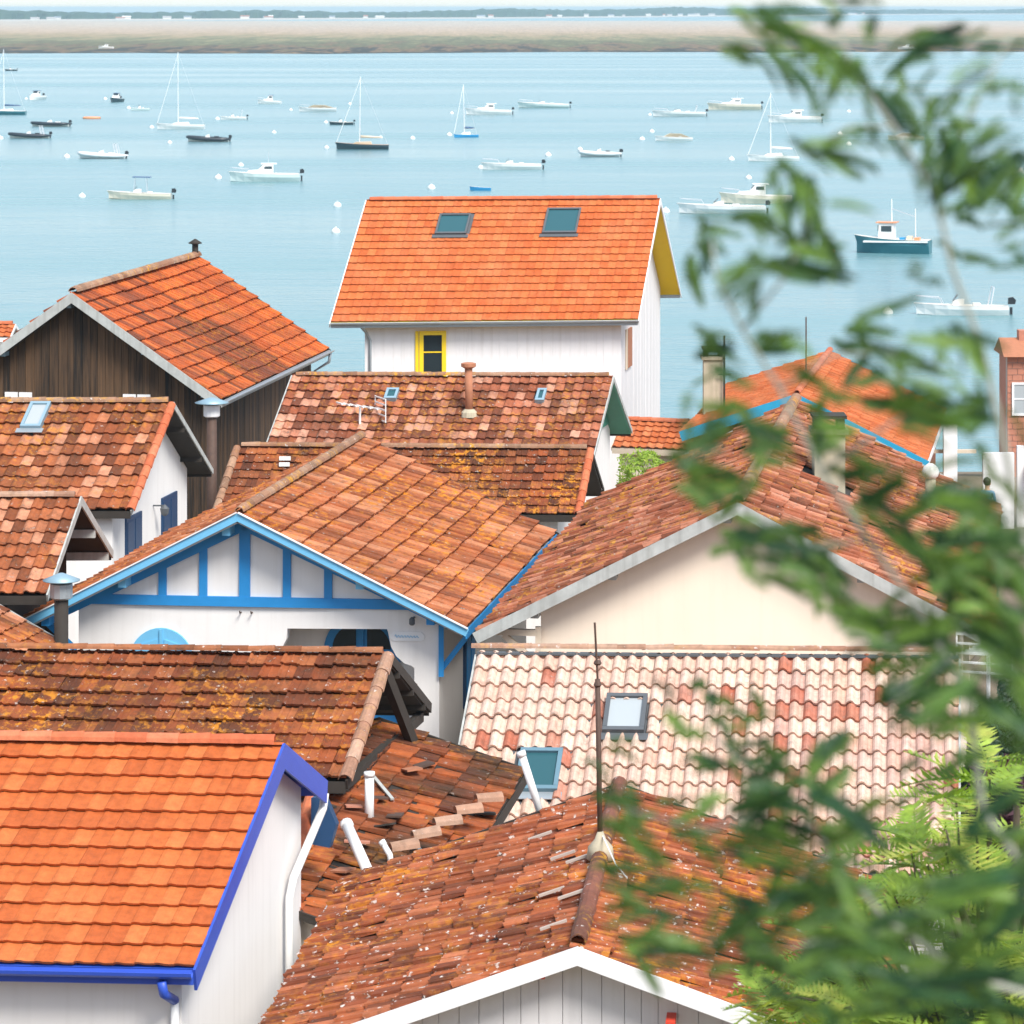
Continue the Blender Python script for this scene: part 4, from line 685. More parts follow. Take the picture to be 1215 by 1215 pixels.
# --- H: russet roof below the boarded house
H_ = make_house('H', 'low_house', 'house with long mottled russet roof, clay flue and green gable trim', gz(86), tile='low', tw=.235, tex=.31, jit=1.4, lift=.045, sag=.05, soffit='green', barge='greypaint', bargeh=.1, fascia='dark', og=(.35, .5), oe=(.3, .3), caps_r=.09,
                holes={'F': [(.315, .345, .2, .32), (.782, .806, .2, .34)]})
MB().ext([gpt(H_, 1, t, z, .42) for t, z in ((4.85, 7.0), (5.15, 6.9), (2.75, 8.42), (2.6, 8.3))], H_.e * .03).build('gable_trim', M['green'], H_.root)
MB().ext([gpt(H_, 1, t, z, .02) for t, z in ((1.0, 7.15), (4.3, 7.15), (2.7, 8.15))], H_.e * .03).build('gable_panel', M['green'], H_.root)
for a0, a1, s0, s1 in ((.312, .35, .2, .33), (.78, .808, .2, .35)): skylight(H_, 'F', a0, a1, s0, s1, 'bluezinc', 'skyglass', False)
# --- I: brown roof between
I_ = make_house('I', 'low_house', 'low house with brown lichened roof tucked behind the azure timbered gable', gz(77), tile='flat', tw=.24, tex=.29, tmat=T['B'], jit=1.4, sag=.05, soffit='dark', barge='dark', bargeh=.08, fascia='dark', og=(.3, .5), oe=(.3, .3), verge={('F', 1): 'capo', ('F', 0): 'cap'}, caps_r=.09, wall='white')
# --- J: cream gable
J = make_house('J', 'cream_house', 'wide cream rendered gable with weathered grey verge boards under russet roof', gz(60), tile='flat', tw=.27, tex=.35, jit=3.2, lift=.05, sag=.06, soffit='dark', barge='greypaint', bargeh=.17, fascia='dark', og=(.45, .3), oe=(1.0, .6), wall='cream', caps_r=.12, holes={'B': [(.45, .52, .16, .36)]})
for k, s in (('F', .06), ('F', .5), ('F', .8), ('B', .5), ('B', .84)):
    q = J.at(k, .01, s, -.16); MB().bar(q, q + J.e * .5, .13, .16).build('purlin_end', M['greypaint'], J.root)
for t0, t1, zt_ in ((-.03, -.8, 7.75), (7.0, 7.5, 7.85)):
    MB().bar(gpt(J, 0, t0, zt_ - .1, .12), gpt(J, 0, t1, zt_ - .1, .12), .1, .1).build('bracket_arm', M['beam'], J.root)
    MB().bar(gpt(J, 0, t0, zt_ - .62, .12), gpt(J, 0, t1 * .75 + t0 * .25, zt_ - .15, .12), .09, .09).build('bracket_brace', M['beam'], J.root)
    MB().bar(gpt(J, 0, t0, zt_ - .8, .12), gpt(J, 0, t0, zt_, .12), .09, .09, up=(0, 1, 0)).build('bracket_post', M['beam'], J.root)
# --- K: pale pink roman tiles
def ktone(a, s):
    r = random.random()
    if r < .07 or (.55 < a < .72 and s < .35 and r < .3): return random.uniform(.0, .12)
    return random.uniform(.3, 1.) if a > .62 or s > .75 else random.uniform(.38, .72)
K = make_house('K', 'pink_roofed_house', 'house under a pale pink roman tile roof with two skylights', gz(48), tile='roman', tw=.205, tex=.355, jit=.9, lift=.045, soffit='soffit', barge='greypaint', bargeh=.1, fascia='dark', og=(.2, .2), oe=(.3, .3), ridge=None, tones=ktone,
               holes={'F': [(.284, .366, .215, .392), (.126, .209, .478, .668)]})
skylight(K, 'F', .283, .367, .21, .385, 'frame', 'blind'); skylight(K, 'F', .125, .21, .474, .662, 'bframe', 'skyglass')
MB().bar(K.at('F', 0, -.005, .035), K.at('F', 1, -.005, .035), .14, .03).build('ridge_flashing', M['frame'], K.root)
rows_of_caps(K, K.at('F', -.01, -.03, .05), K.at('F', 1, -.03, .05), M['capp'], .07, .42)
# --- L: foreground russet roof, white boarded gable
L_ = make_house('L', 'boarded_house', 'house with white boarded gable and rough white spotted russet roof', gz(34), tile='flat', tw=.225, tex=.33, jit=2.6, rear_barge='dark', sag=.04, soffit='gboard', barge='wpaint', bargeh=.15, fascia='wpaint', og=(.35, .3), oe=(.3, .3), wall='gboard', ridge='capl', caps_r=.095)
gable_boards(L_, 0, .2, 'gboard', zmin=6.5, gap=.003)
for t, z in ((1.26, 8.2), (2.6, 8.72), (3.85, 8.27)):
    MB().box(gpt(L_, 0, t, z, .2), gdir(L_, 0) * .045, L_.e * .16, V(0, 0, .035)).build('purlin_end', M['red'], L_.root)
for t, k, s in ((.58, 'F', .14), (.36, 'F', .14), (.52, 'F', .08), (.15, 'F', .1), (.78, 'F', .25), (.3, 'F', .07)):
    a = L_.at(k, t, s - .05, .05); MB().bar(a, L_.at(k, t, s + .03, .05), .045, .025, up=L_.n[k]).build('mortar_fillet', M['mortar'], L_.root)
# --- M: a low mossy shed in the gap
ROOFS['M1'] = ((-3.22, 40.35, 7.42), (-1.86, 47.1, 8.06), (-.4, .08, -.12), (2.05, -.41, -.62))
M1 = make_house('M1', 'shed', 'low shed with mossy brown tiles between the brown roof and the pink roof', gz(44), 'shed', tile='flat', tw=.3, tex=.36, tmat=T['M'], jit=3., tones=lambda a, s: random.uniform(.45, 1.) if a < .3 else random.uniform(0, .8), soffit='dark', barge='dark', bargeh=.08, fascia='dark', og=(.2, .2), oe=(.1, .2), ridge=None, wall='cream')
for a0, a1, b0, b1 in ((.36, .82, .42, .7), (.6, .4, .68, .2)):
    MB().bar(M1.at('B', a0, a1, .06), M1.at('B', b0, b1, .07), .05, .025, up=(0, 0, 1)).build('loose_batten', M['greypaint'], M1.root)
rg = random.Random(8)
for i in range(16):      # slipped and broken tiles lying about
    a_, s_ = rg.uniform(.05, .95), rg.uniform(.05, .95); q = M1.at('B', a_, s_, rg.uniform(.06, .1)); an = rg.uniform(0, 6.3); w_, l_ = rg.uniform(.06, .12), rg.uniform(.1, .2)
    x_ = V(math.cos(an), math.sin(an), rg.uniform(-.25, .1)).normalized(); y_ = x_.cross(V(rg.uniform(-.2, .3), .1, 1)).normalized()
    MB().box(q, x_ * l_, y_ * w_, x_.cross(y_) * .012).build('slipped_tile', M[rg.choice(['terracotta', 'brick', 'dark', 'rust'])], M1.root)
for i in range(5):
    q = V(-1.35 + i * .26, 42.2 + i * .55, 7.48 + .02 * i); o_t = half_tile(V(1, .35, rg.uniform(-.1, .1)), V(0, 0, 1), .11, .095, .36, tone=rg.random()); o_t.materials.append(M['capp']); link_mesh('valley_tile', o_t, None, M1.root, q)
rows_of_caps(M1, V(-2.62, 40.45, 7.75), V(-2.45, 41.4, 8.25), M['capo'], .11, .36)
MB().ext([(-2.44, 40.9, 7.85), (-2.22, 41.0, 7.78), (-2.14, 41.05, 8.05), (-2.28, 41.0, 8.4), (-2.44, 40.95, 8.4)], (.03, .1, 0)).build('shutter', M['navy'], M1.root)
# --- N: orange roof with teal verge behind the foliage
N_ = make_house('N', 'orange_roofed_house', 'reddish boarded house with orange roof and bright teal verge boards', gz(96), tile='flat', tw=.26, tex=.36, jit=1.2, sag=.03, soffit='soffit', barge='teal', bargeh=.26, fascia='wpaint', og=(.4, .4), oe=(.3, .3), wall='redboard', ridge='capo', caps_r=.1)
gable_boards(N_, 0, .24, 'redboard')
R_h = make_house('R', 'annex', 'small annex with orange roof beside the tall white boarded house', gz(97), 'annex', tile='low', tw=.25, tex=.34, tmat=T['N'], soffit='beam', barge='beam', bargeh=.1, fascia='beam', og=(.2, .2), oe=(.2, .2), wall='cream', ridge='capo')
P_h = make_house('P', 'orange_roofed_hut', 'small orange roofed hut by the water behind the dark timber house', gz(118), 'hut', tile='low', tw=.25, tex=.34, tmat=T['N'], soffit='soffit', barge='wpaint', bargeh=.1, fascia='wpaint', og=(.2, .2), oe=(.1, .1), wall='white', ridge='capo')
# --- Q: brick house at the right edge, white terrace wall
def brick_wall(root, x0, x1, y, z0, z1):
    w = MB().abox(x0, x1, y, y + .3, z0, z1).build('wall', M['mortar'], root)
    me = None; z = z0
    r = 0
    while z < z1 - .1:
        x = x0 + (.0 if r % 2 else -.17)
        while x < x1 - .04:
            a, b = max(x, x0) + .008, min(x + .34, x1) - .008
            if b - a > .05:
                if me is None or abs(b - a - .324) > .004:
                    o = MB().abox(a, b, y - .03, y - .002, z + .01, z + .19).build('brick', M['brick'], w)
                    if abs(b - a - .324) < .004: me = o.data
                else: link_mesh('brick', me, None, w, V((a + b) / 2, y - .016, z + .1))
            x += .34
        z += .2; r += 1
Q = empty('brick_house', 'pinkish brick house with white window at the water side', 'house', (17.5, 113, gz(113)))
brick_wall(Q, 16.45, 20.5, 112, 2.4, 6.4)
MB().abox(16.45, 20.5, 112.3, 113.8, 2.3, 6.38).build('side_wall', M['brick'], Q)
MB().ext([(16.3, 111.7, 6.42), (16.3, 114.1, 6.42), (16.3, 112.9, 6.95)], (4.4, 0, 0)).build('roof', M['terracotta'], Q)
MB().abox(16.95, 17.5, 112.7, 113.2, 6.6, 7.2).build('chimney', M['brick'], Q)
window(None, Q, (16.85, 111.965, 5.0), (1, 0, 0), (0, -1, 0), .5, 1.1, 'wpaint', 'blind', (0, 1))
TW = empty('terrace', 'white terrace wall with posts and low orange awning by the brick house', 'terrace', (13.6, 98.5, gz(99)))
MB().abox(13.7, 14.6, 98, 98.2, 2.7, 5.05).build('wall', M['wpaint'], TW)
MB().abox(12.6, 13.0, 98.4, 98.6, 2.7, 5.9).build('post', M['wpaint'], TW)
MB().abox(14.75, 14.95, 98.4, 98.6, 2.7, 5.2).build('post', M['wpaint'], TW)
MB().abox(11.6, 13.6, 98.7, 98.85, 4.95, 5.05).build('beam', M['beam'], TW)
MB().ext([(15.0, 97.6, 4.5), (17.5, 97.6, 4.5), (17.5, 99.6, 5.0), (15.0, 99.6, 5.0)], (0, 0, .05)).build('awning', M['terracotta'], TW)
# ------------------------------------------------------------------ chimneys, flues, antennas, loose pipes
pipe_cap('flue', 'black flue pipe with wide blue grey rain cap beside the azure timbered gable', 'flue', (-7.62, 57.0, gz(57)), 8.28 - gz(57), .12, 'dark', 'bluezinc', .32, ('zinc', .28))
pipe_cap('flue', 'rusty flue with blue grey cap against the dark timber house', 'flue', (-7.0, 78.6, gz(78)), 8.75 - gz(78), .12, 'rust', 'bluezinc', .4, ('wpaint', .3))
pipe_cap('roof_vent', 'small dark vent cowl on the rear ridge of the timber house', 'vent', (-9.04, 96.2, 10.9), .34, .09, 'dark', 'dark', .2)
q = H_.at('F', .587, .475)
fl = empty('clay_flue', 'slim terracotta chimney flue on the long russet roof', 'flue', q - V(0, 0, .1))
MB().tube([q - V(0, 0, .1), q + V(-.02, 0, 1.15)], .1, 12).build('pipe', M['terracotta'], fl, True)
MB().lathe(q + V(-.02, 0, 1.12), [(.1, 0), (.19, .05), (.19, .13), (.12, .15)], 12).build('cap', M['terracotta'], fl)
MB().lathe(q - V(0, 0, .1), [(.22, 0), (.2, .12), (.12, .2)], 10).build('base', M['chimney'], fl)
def chimney(label, base, w, d, hgt, mat='chimney', pot=True):
    o = empty('chimney', label, 'chimney', base); b = Vector(base)
    MB().abox(b.x - w/2, b.x + w/2, b.y - d/2, b.y + d/2, b.z, b.z + hgt).build('stack', M[mat], o)
    MB().abox(b.x - w/2 - .06, b.x + w/2 + .06, b.y - d/2 - .06, b.y + d/2 + .06, b.z + hgt + .001, b.z + hgt + .09).build('crown', M[mat], o)
    if pot:
        for s in (-1, 1): MB().abox(b.x + s * w * .38 - .06, b.x + s * w * .38 + .06, b.y - d/2, b.y + d/2, b.z + hgt + .09, b.z + hgt + .28).build('cap_support', M['dark'], o)
        MB().abox(b.x - w/2 - .03, b.x + w/2 + .03, b.y - d/2 - .03, b.y + d/2 + .03, b.z + hgt + .28, b.z + hgt + .34).build('cap', M['dark'], o)
    return o
q = J.at('B', .49, .26); chimney('squat cream chimney with dark cap on the russet roof behind the leaves', q - V(0, 0, .3), .56, .55, 1.12)
chimney('cream chimney with dark cap beside a thin pole near the water', (5.72, 96.0, gz(96)), .55, .55, 8.0 - gz(96))
o = empty('antenna_pole', 'thin dark pole standing beside the cream chimney near the water', 'pole', (6.02, 95.6, gz(95)))
MB().tube([(6.02, 95.6, gz(95)), (6.02, 95.6, 8.7)], .03, 6).build('mast', M['dark'], o); MB().bar((5.85, 95.6, 7.6), (6.2, 95.6, 7.6), .03, .03).build('arm', M['dark'], o)
o = empty('antenna_pole', 'very thin pole rising over the orange roof with teal verge', 'pole', (8.6, 98.6, 6.9))
MB().tube([(8.6, 98.6, 6.9), (8.6, 98.6, 8.95)], .02, 6).build('mast', M['rust'], o); MB().lathe((8.6, 98.6, 6.9), [(.06, 0), (.03, .3)], 6).build('base', M['rust'], o)
q = J.at('B', .687, .69)
o = empty('cowl', 'white rounded chimney cowl on a pale pipe over the russet roof', 'cowl', q - V(0, 0, .1))
MB().tube([q - V(0, 0, .1), q + V(0, 0, .55)], .1, 12).build('pipe', M['chimney'], o, True)
MB().lathe(q + V(0, 0, .5), [(.08, 0), (.15, .06), (.17, .15), (.13, .24), (.05, .3)], 14).build('hood', M['pvc'], o, True)
# rusty mast on the foreground ridge
b0 = L_.at('F', .5, 0); o = empty('antenna_mast', 'tall thin rusty mast on the foreground roof ridge', 'mast', b0)
MB().tube([b0, b0 + V(-.03, 0, 1.9)], .028, 8).build('mast', M['rust'], o, True); MB().tube([b0 + V(-.03, 0, 1.9), b0 + V(-.06, 0, 2.5)], .012, 6).build('rod', M['rust'], o)
for z in (1.82, 2.05): MB().lathe(b0 + V(-.03, 0, z), [(.03, 0), (.045, .02), (.03, .05)], 8).build('clamp', M['rust'], o)
MB().lathe(b0 + V(0, 0, .05), [(.15, -.05), (.13, .08), (.06, .16), (.03, .24)], 10).build('mortar_base', M['chimney'], o, True)
MB().tube([b0 + V(.02, 0, .25), b0 + V(.06, -.3, .22), b0 + V(.14, -.7, .12), b0 + V(.25, -1.0, .05)], .008, 5).build('cable', M['pvc'], o)
def loose_pipe(label, pts, r, mat='pvc'):
    o = empty('vent_pipe', label, 'pipe', pts[0]); MB().tube(pts, r, 10).build('pipe', M[mat], o, True)
    MB().tube([pts[-1], Vector(pts[-1]) + (Vector(pts[-1]) - Vector(pts[-2])).normalized() * .06], r * 1.2, 10).build('socket', M[mat], o, True)
loose_pipe('white vent pipe leaning in front of the slate blue skylight', [V(.36, 39.4, 8.5), V(.12, 39.4, 9.25)], .045)
loose_pipe('short upright white pipe standing in the mossy shed tiles', [V(-1.84, 43.5, 7.4), V(-1.84, 43.5, 8.08)], .06)
loose_pipe('white pipe lying slanted on the orange shed tiles', [V(-1.74, 40.9, 7.5), V(-2.04, 41.8, 7.85)], .07)
loose_pipe('small bent white pipe at the edge of the russet roof', [V(-1.42, 40.0, 7.75), V(-1.45, 40.0, 7.95), V(-1.52, 40.05, 8.05)], .035)
def yagi(label, base, mast, d, n, ln, mat='alu', grid=None):
    o = empty('tv_antenna', label, 'antenna', base); b = Vector(base); top = b + V(0, 0, mast); d = Vector(d).normalized(); s = d.cross(V(0, 0, 1)).normalized()
    MB().tube([b, top], .03, 6).build('mast', M[mat], o); MB().bar(top - d * ln * .5, top + d * ln * .5, .03, .03).build('boom', M[mat], o)
    for i in range(n):
        c = top + d * ln * (i / (n - 1) - .5); w_ = .34 - .12 * i / n; MB().bar(c - s * w_, c + s * w_, .035, .035).build('element', M[mat], o)
    if grid:
        for i in range(5):
            c = top - d * ln * .5 + V(0, 0, (i - 2) * .14); MB().bar(c - s * .42, c + s * .42, .03, .03).build('reflector_bar', M[mat], o)
        for q in (-1, 1): c = top - d * ln * .5 + s * q * .42; MB().bar(c - V(0, 0, .3), c + V(0, 0, .3), .025, .025).build('reflector_frame', M[mat], o)
q = H_.at('F', .262, .62); yagi('white tv antenna with comb of rods standing on the long russet roof', q, .45, (-.8, -.3, .15), 7, 1.1, 'pvc', True)
yagi('white tv antenna with grid reflector beside the cream gable', (7.15, 50.6, gz(50)), 8.35 - gz(50), (.35, 1, 0), 5, .6, 'pvc', True)
# small glass vent tile patch
for q, lab in ((I_.at('F', .148, .23, .03), 'two white vent tiles on the brown roof behind the azure timbered gable'),):
    o = empty('vent_tile', lab, 'vent', q); MB().box(q + V(0, 0, .05), (.13, 0, 0), (0, .05, 0), (0, 0, .04)).build('hood', M['pvc'], o); MB().box(q + V(0, -.2, -.06), (.12, 0, 0), (0, .05, 0), (0, 0, .04)).build('hood', M['pvc'], o)
# ------------------------------------------------------------------ boats and buoys
def paint(n, c, r=.35): M[n] = plain(n, c, r, .05, 2, 0); return n
for n, c in (('hull_white', (.82, .82, .8)), ('hull_cream', (.75, .68, .55)), ('hull_dark', (.03, .06, .075)), ('hull_teal', (.03, .16, .2)), ('hull_blue', (.03, .28, .55)), ('hull_navy', (.03, .07, .16)), ('tube_black', (.025, .035, .045)), ('tube_white', (.75, .76, .76)),
             ('deck', (.72, .7, .64)), ('teak', (.36, .22, .12)), ('canvas_blue', (.04, .1, .22)), ('canvas_cream', (.7, .6, .45)), ('motor_black', (.02, .025, .03)), ('antifoul', (.05, .12, .14)), ('tinted', (.04, .06, .07)), ('coral', (.75, .3, .14)), ('hull_pale', (.62, .72, .7))): paint(n, c)
def hull(L, B, Hf, root, mat, open_=True, deckmat='deck', flare=1.0):
    ts = [0, .12, .3, .5, .66, .8, .91, 1.0]; bw = [.86, .95, 1., .98, .88, .66, .36, .02]; m = MB(); n = 5; sec = []
    for t, b in zip(ts, bw):
        x = L * (t - .5); h = Hf * (1 + .38 * t * t); b2 = B / 2 * b; k = -.16 + (.14 * max(0, t - .75) / .25)
        sec.append([(x, 0, k), (x - .0, b2 * .72, k * .35 + .06 * t), (x, b2 * .96 * flare, h * .6), (x + .03 * L * t, b2, h)])
    half = len(sec[0]); row = 2 * half - 1
    for s in sec:
        m.v += [(x, -y, z) for x, y, z in s[::-1]] + [(x, y, z) for x, y, z in s[1:]]
    for i in range(len(ts) - 1):
        for k in range(row - 1): m.f.append((i * row + k, i * row + k + 1, (i + 1) * row + k + 1, (i + 1) * row + k))
    m.f.append(tuple(range(row)))
    h_ = m.build('hull', M[mat], root, False)
    d = MB()
    for i, (t, b) in enumerate(zip(ts, bw)):
        x = L * (t - .5) + .03 * L * t; b2 = B / 2 * b * .985; z = Hf * (1 + .38 * t * t) + .012
        inn = .8 if open_ and .02 < t < .62 else .5; dz = -.45 * Hf if open_ and .02 < t < .6 else .02
        d.v += [(x, -b2, z), (x, -b2 * inn, z + .01), (x, -b2 * inn * .98, z + dz), (x, b2 * inn * .98, z + dz), (x, b2 * inn, z + .01), (x, b2, z)]
    for i in range(len(ts) - 1):
        for k in range(5): d.f.append((i * 6 + k, i * 6 + k + 1, (i + 1) * 6 + k + 1, (i + 1) * 6 + k))
    d.f.append(tuple(range(6)))
    d.build('deck', M[deckmat], root)
    return h_
def outboard(L, Hf, root, s=1., y=0., mat='motor_black'):
    m = MB(); x = -L / 2 - .12 * s
    m.ext([(x + .1*s, y - .14*s, Hf + .1), (x - .3*s, y - .14*s, Hf + .1), (x - .36*s, y - .14*s, Hf + .34*s), (x - .2*s, y - .14*s, Hf + .52*s), (x + .08*s, y - .14*s, Hf + .48*s)], (0, .28 * s, 0)); m.build('outboard_motor', M[mat], root)
    MB().box((x - .08*s, y, Hf * .3), (.08*s, 0, 0), (0, .06*s, 0), (0, 0, Hf * .3 + .12)).build('motor_leg', M[mat], root)
def rail(root, pts, r=.02, name='rail'): MB().tube(pts, r, 5).build(name, M['alu'], root)
def boat(kind, L, root, hm='hull_white', opt=''):
    if kind in ('motor', 'dinghy'):
        B, Hf = L * .36, .14 * L ** .75 if kind == 'motor' else .3; hull(L, B, Hf, root, hm)
        if 'empty' not in opt:
            c = MB(); z = Hf
            c.ext([(-.02*L, -.16*B, z*.5), (.12*L, -.16*B, z*.5), (.1*L, -.16*B, z + .32), (.02*L, -.16*B, z + .42), (-.02*L, -.16*B, z + .4)], (0, .32 * B, 0)); c.build('console', M['hull_white' if hm != 'hull_white' else 'deck'], root)
            MB().ext([(.1*L, -.18*B, z + .32), (.1*L, .18*B, z + .32), (.05*L, .15*B, z + .68), (.05*L, -.15*B, z + .68)], (-.03, 0, 0)).build('windscreen', M['tinted'], root)
            MB().abox(-.2*L, -.12*L, -.22*B, .22*B, z*.4, z + .18).build('seat', M['deck'], root)
        if 'top' in opt:
            zt = Hf + 1.5
            for sx in (-.12, .1):
                for sy in (-1, 1): rail(root, [(sx * L, sy * .3 * B, Hf * .8), (sx * L * .8, sy * .26 * B, zt)])
            MB().abox(-.17*L, .12*L, -.3*B, .3*B, zt, zt + .07).build('canopy', M['canvas_blue' if 'dark' in opt else 'hull_white'], root)
        if 'bow' in opt: rail(root, [(.2*L, -.42*B, Hf*1.08), (.24*L, -.4*B, Hf + .5), (.46*L, -.1*B, Hf*1.3 + .45), (.5*L, 0, Hf*1.35 + .45), (.46*L, .1*B, Hf*1.3 + .45), (.24*L, .4*B, Hf + .5), (.2*L, .42*B, Hf*1.08)])
        if 'arch' in opt: rail(root, [(-.3*L, -.42*B, Hf), (-.34*L, -.36*B, Hf + 1.1), (-.34*L, .36*B, Hf + 1.1), (-.3*L, .42*B, Hf)], .04, 'arch')
        if 'nomotor' not in opt: outboard(L, Hf, root, 1. if L > 4.5 else .75)
        if 'cover' in opt: MB().ext([(-.42*L, -.4*B, Hf + .03), (.3*L, -.36*B, Hf + .06), (.12*L, -.1*B, Hf + .55), (-.2*L, -.12*B, Hf + .5)], (0, .5 * B, 0)).build('cover', M['canvas_cream'], root)
    elif kind == 'rib':
        B, Hf = L * .38, .42; hull(L * .96, B * .8, .36, root, 'deck' if hm == 'tube_black' else 'hull_white')
        for s in (-1, 1):
            MB().tube([(-.53*L, s*.4*B, .38), (-.3*L, s*.42*B, .36), (.1*L, s*.42*B, .4), (.33*L, s*.32*B, .5), (.46*L, s*.13*B, .58), (.5*L, 0, .6)], [.1, .24, .25, .25, .22, .2], 10).build('tube', M[hm], root, True)
        MB().ext([(-.05*L, -.2*B, .2), (.08*L, -.2*B, .2), (.06*L, -.2*B, .85), (-.02*L, -.2*B, 1.0)], (0, .4 * B, 0)).build('console', M['tube_white'], root)
        MB().abox(-.25*L, -.14*L, -.18*B, .18*B, .2, .75).build('seat', M['tube_white' if 'white' in opt else 'motor_black'], root)
        if 'arch' in opt:
            for q in (-.34, -.28): rail(root, [(q*L - .1, -.36*B, .5), (q*L + .2, -.32*B, 1.75), (q*L + .2, .32*B, 1.75), (q*L - .1, .36*B, .5)], .045, 'arch')
        outboard(L * .96, .45, root, 1.)
    elif kind == 'cabin':
        B, Hf = L * .36, .17 * L ** .75; hull(L, B, Hf, root, hm); z = Hf * 1.02
        MB().ext([(-.12*L, -.3*B, z*.6), (.3*L, -.24*B, z), (.24*L, -.22*B, z + .35), (.1*L, -.26*B, z + .42), (.03*L, -.27*B, z + 1.0), (-.12*L, -.27*B, z + 1.02)], (0, .56 * B, 0)).build('cabin', M['hull_white'], root)
        MB().ext([(.085*L, -.25*B, z + .47), (.085*L, .25*B, z + .47), (.036*L, .23*B, z + .95), (.036*L, -.23*B, z + .95)], (.03, 0, .012)).build('windscreen', M['tinted'], root)
        for s in (-1, 1): MB().box((-.04*L, s*.288*B - .01*B, z + .72), (.06*L, 0, 0), (0, .02, 0), (0, 0, .17)).build('side_window', M['tinted'], root)
        MB().abox(-.17*L, .06*L, -.3*B, .3*B, z + 1.03, z + 1.1).build('cabin_roof', M['canvas_blue' if 'dark' in opt else 'hull_white'], root)
        rail(root, [(.2*L, -.42*B, Hf*1.08), (.24*L, -.4*B, Hf + .5), (.46*L, -.1*B, Hf*1.3 + .45), (.5*L, 0, Hf*1.35 + .45), (.46*L, .1*B, Hf*1.3 + .45), (.24*L, .4*B, Hf + .5), (.2*L, .42*B, Hf*1.08)])
        if 'flag' in opt: rail(root, [(-.05*L, 0, z + 1.08), (-.05*L, 0, z + 2.3)], .02, 'aerial')
        if 'nomotor' not in opt: outboard(L, Hf, root, 1., .12 * B if 'twin' in opt else 0.)
        if 'twin' in opt: outboard(L, Hf, root, 1., -.14 * B)
    elif kind == 'sail':
        B, Hf = L * .32, .13 * L ** .8; hull(L, B, Hf, root, hm, False, 'teak' if 'teak' in opt else 'deck'); z = Hf * 1.06; mh = float(opt.split('mast')[1].split()[0])
        MB().ext([(-.18*L, -.24*B, z), (.2*L, -.18*B, z + .05), (.12*L, -.15*B, z + .3), (-.16*L, -.2*B, z + .38)], (0, .42 * B, 0)).build('cabin', M['hull_white' if 'teak' not in opt else 'canvas_cream'], root)
        MB().tube([(.06*L, 0, z), (.06*L, 0, mh)], [.06, .045], 8).build('mast', M['hull_white'], root)
        MB().bar((.06*L, 0, z + .85), (-.38*L, 0, z + .8), .07, .07).build('boom', M['alu'], root)
        MB().tube([(.04*L, 0, z + .98), (-.15*L, 0, z + .95), (-.37*L, 0, z + .9)], [.16, .14, .07], 8).build('sail_cover', M['canvas_cream' if 'teak' in opt else ('canvas_blue' if 'bluecover' in opt else 'hull_white')], root, True)
        for a, b_, r in (((.06*L, 0, mh * .97), (.5*L, 0, z + .25), .035), ((.06*L, 0, mh), (-.48*L, 0, z), .012), ((.06*L, 0, mh * .7), (.05*L, .45*B, z), .012), ((.06*L, 0, mh * .7), (.05*L, -.45*B, z), .012)):
            MB().tube([a, b_], r, 5).build('furled_jib' if r > .03 else 'stay', M['hull_white' if r > .03 else 'alu'], root)
    elif kind == 'fishing':
        B, Hf = L * .4, .95; hull(L, B, Hf, root, hm)
        MB().abox(-L/2 + .05, L*.38, -B*.52, B*.52, Hf * .86, Hf * .98).build('rub_rail', M['hull_white'], root)
        MB().ext([(-.02*L, -.28*B, Hf*.6), (.2*L, -.26*B, Hf*.6), (.18*L, -.24*B, Hf + 1.25), (-.02*L, -.26*B, Hf + 1.25)], (0, .52 * B, 0)).build('wheelhouse', M['hull_white'], root)
        MB().abox(-.06*L, .22*L, -.32*B, .32*B, Hf + 1.26, Hf + 1.34).build('cabin_roof', M['coral'], root)
        for s in (-1, 1): MB().box((.08*L, s * .265*B, Hf + .85), (.07*L, 0, 0), (0, .03, 0), (0, 0, .2)).build('side_window', M['tinted'], root)
        MB().abox(.185*L, .2*L, -.2*B, .2*B, Hf + .65, Hf + 1.1).build('windscreen', M['tinted'], root)
        MB().tube([(.02*L, 0, Hf + 1.3), (.02*L, 0, Hf + 3.0)], .04, 6).build('mast', M['hull_white'], root); MB().tube([(-.3*L, 0, Hf), (-.3*L, 0, Hf + 2.3)], .035, 6).build('mast', M['hull_white'], root)
        MB().bar((.02*L, 0, Hf + 2.3), (-.3*L, 0, Hf + 1.7), .05, .05).build('boom', M['alu'], root)
        for i in range(3): MB().abox(-.36*L + i*.1*L, -.29*L + i*.1*L, -.2*B, .2*B, Hf*.55, Hf + .2 + .1 * (i % 2)).build('fish_crate', M[('coral', 'canvas_cream', 'hull_blue')[i]], root)
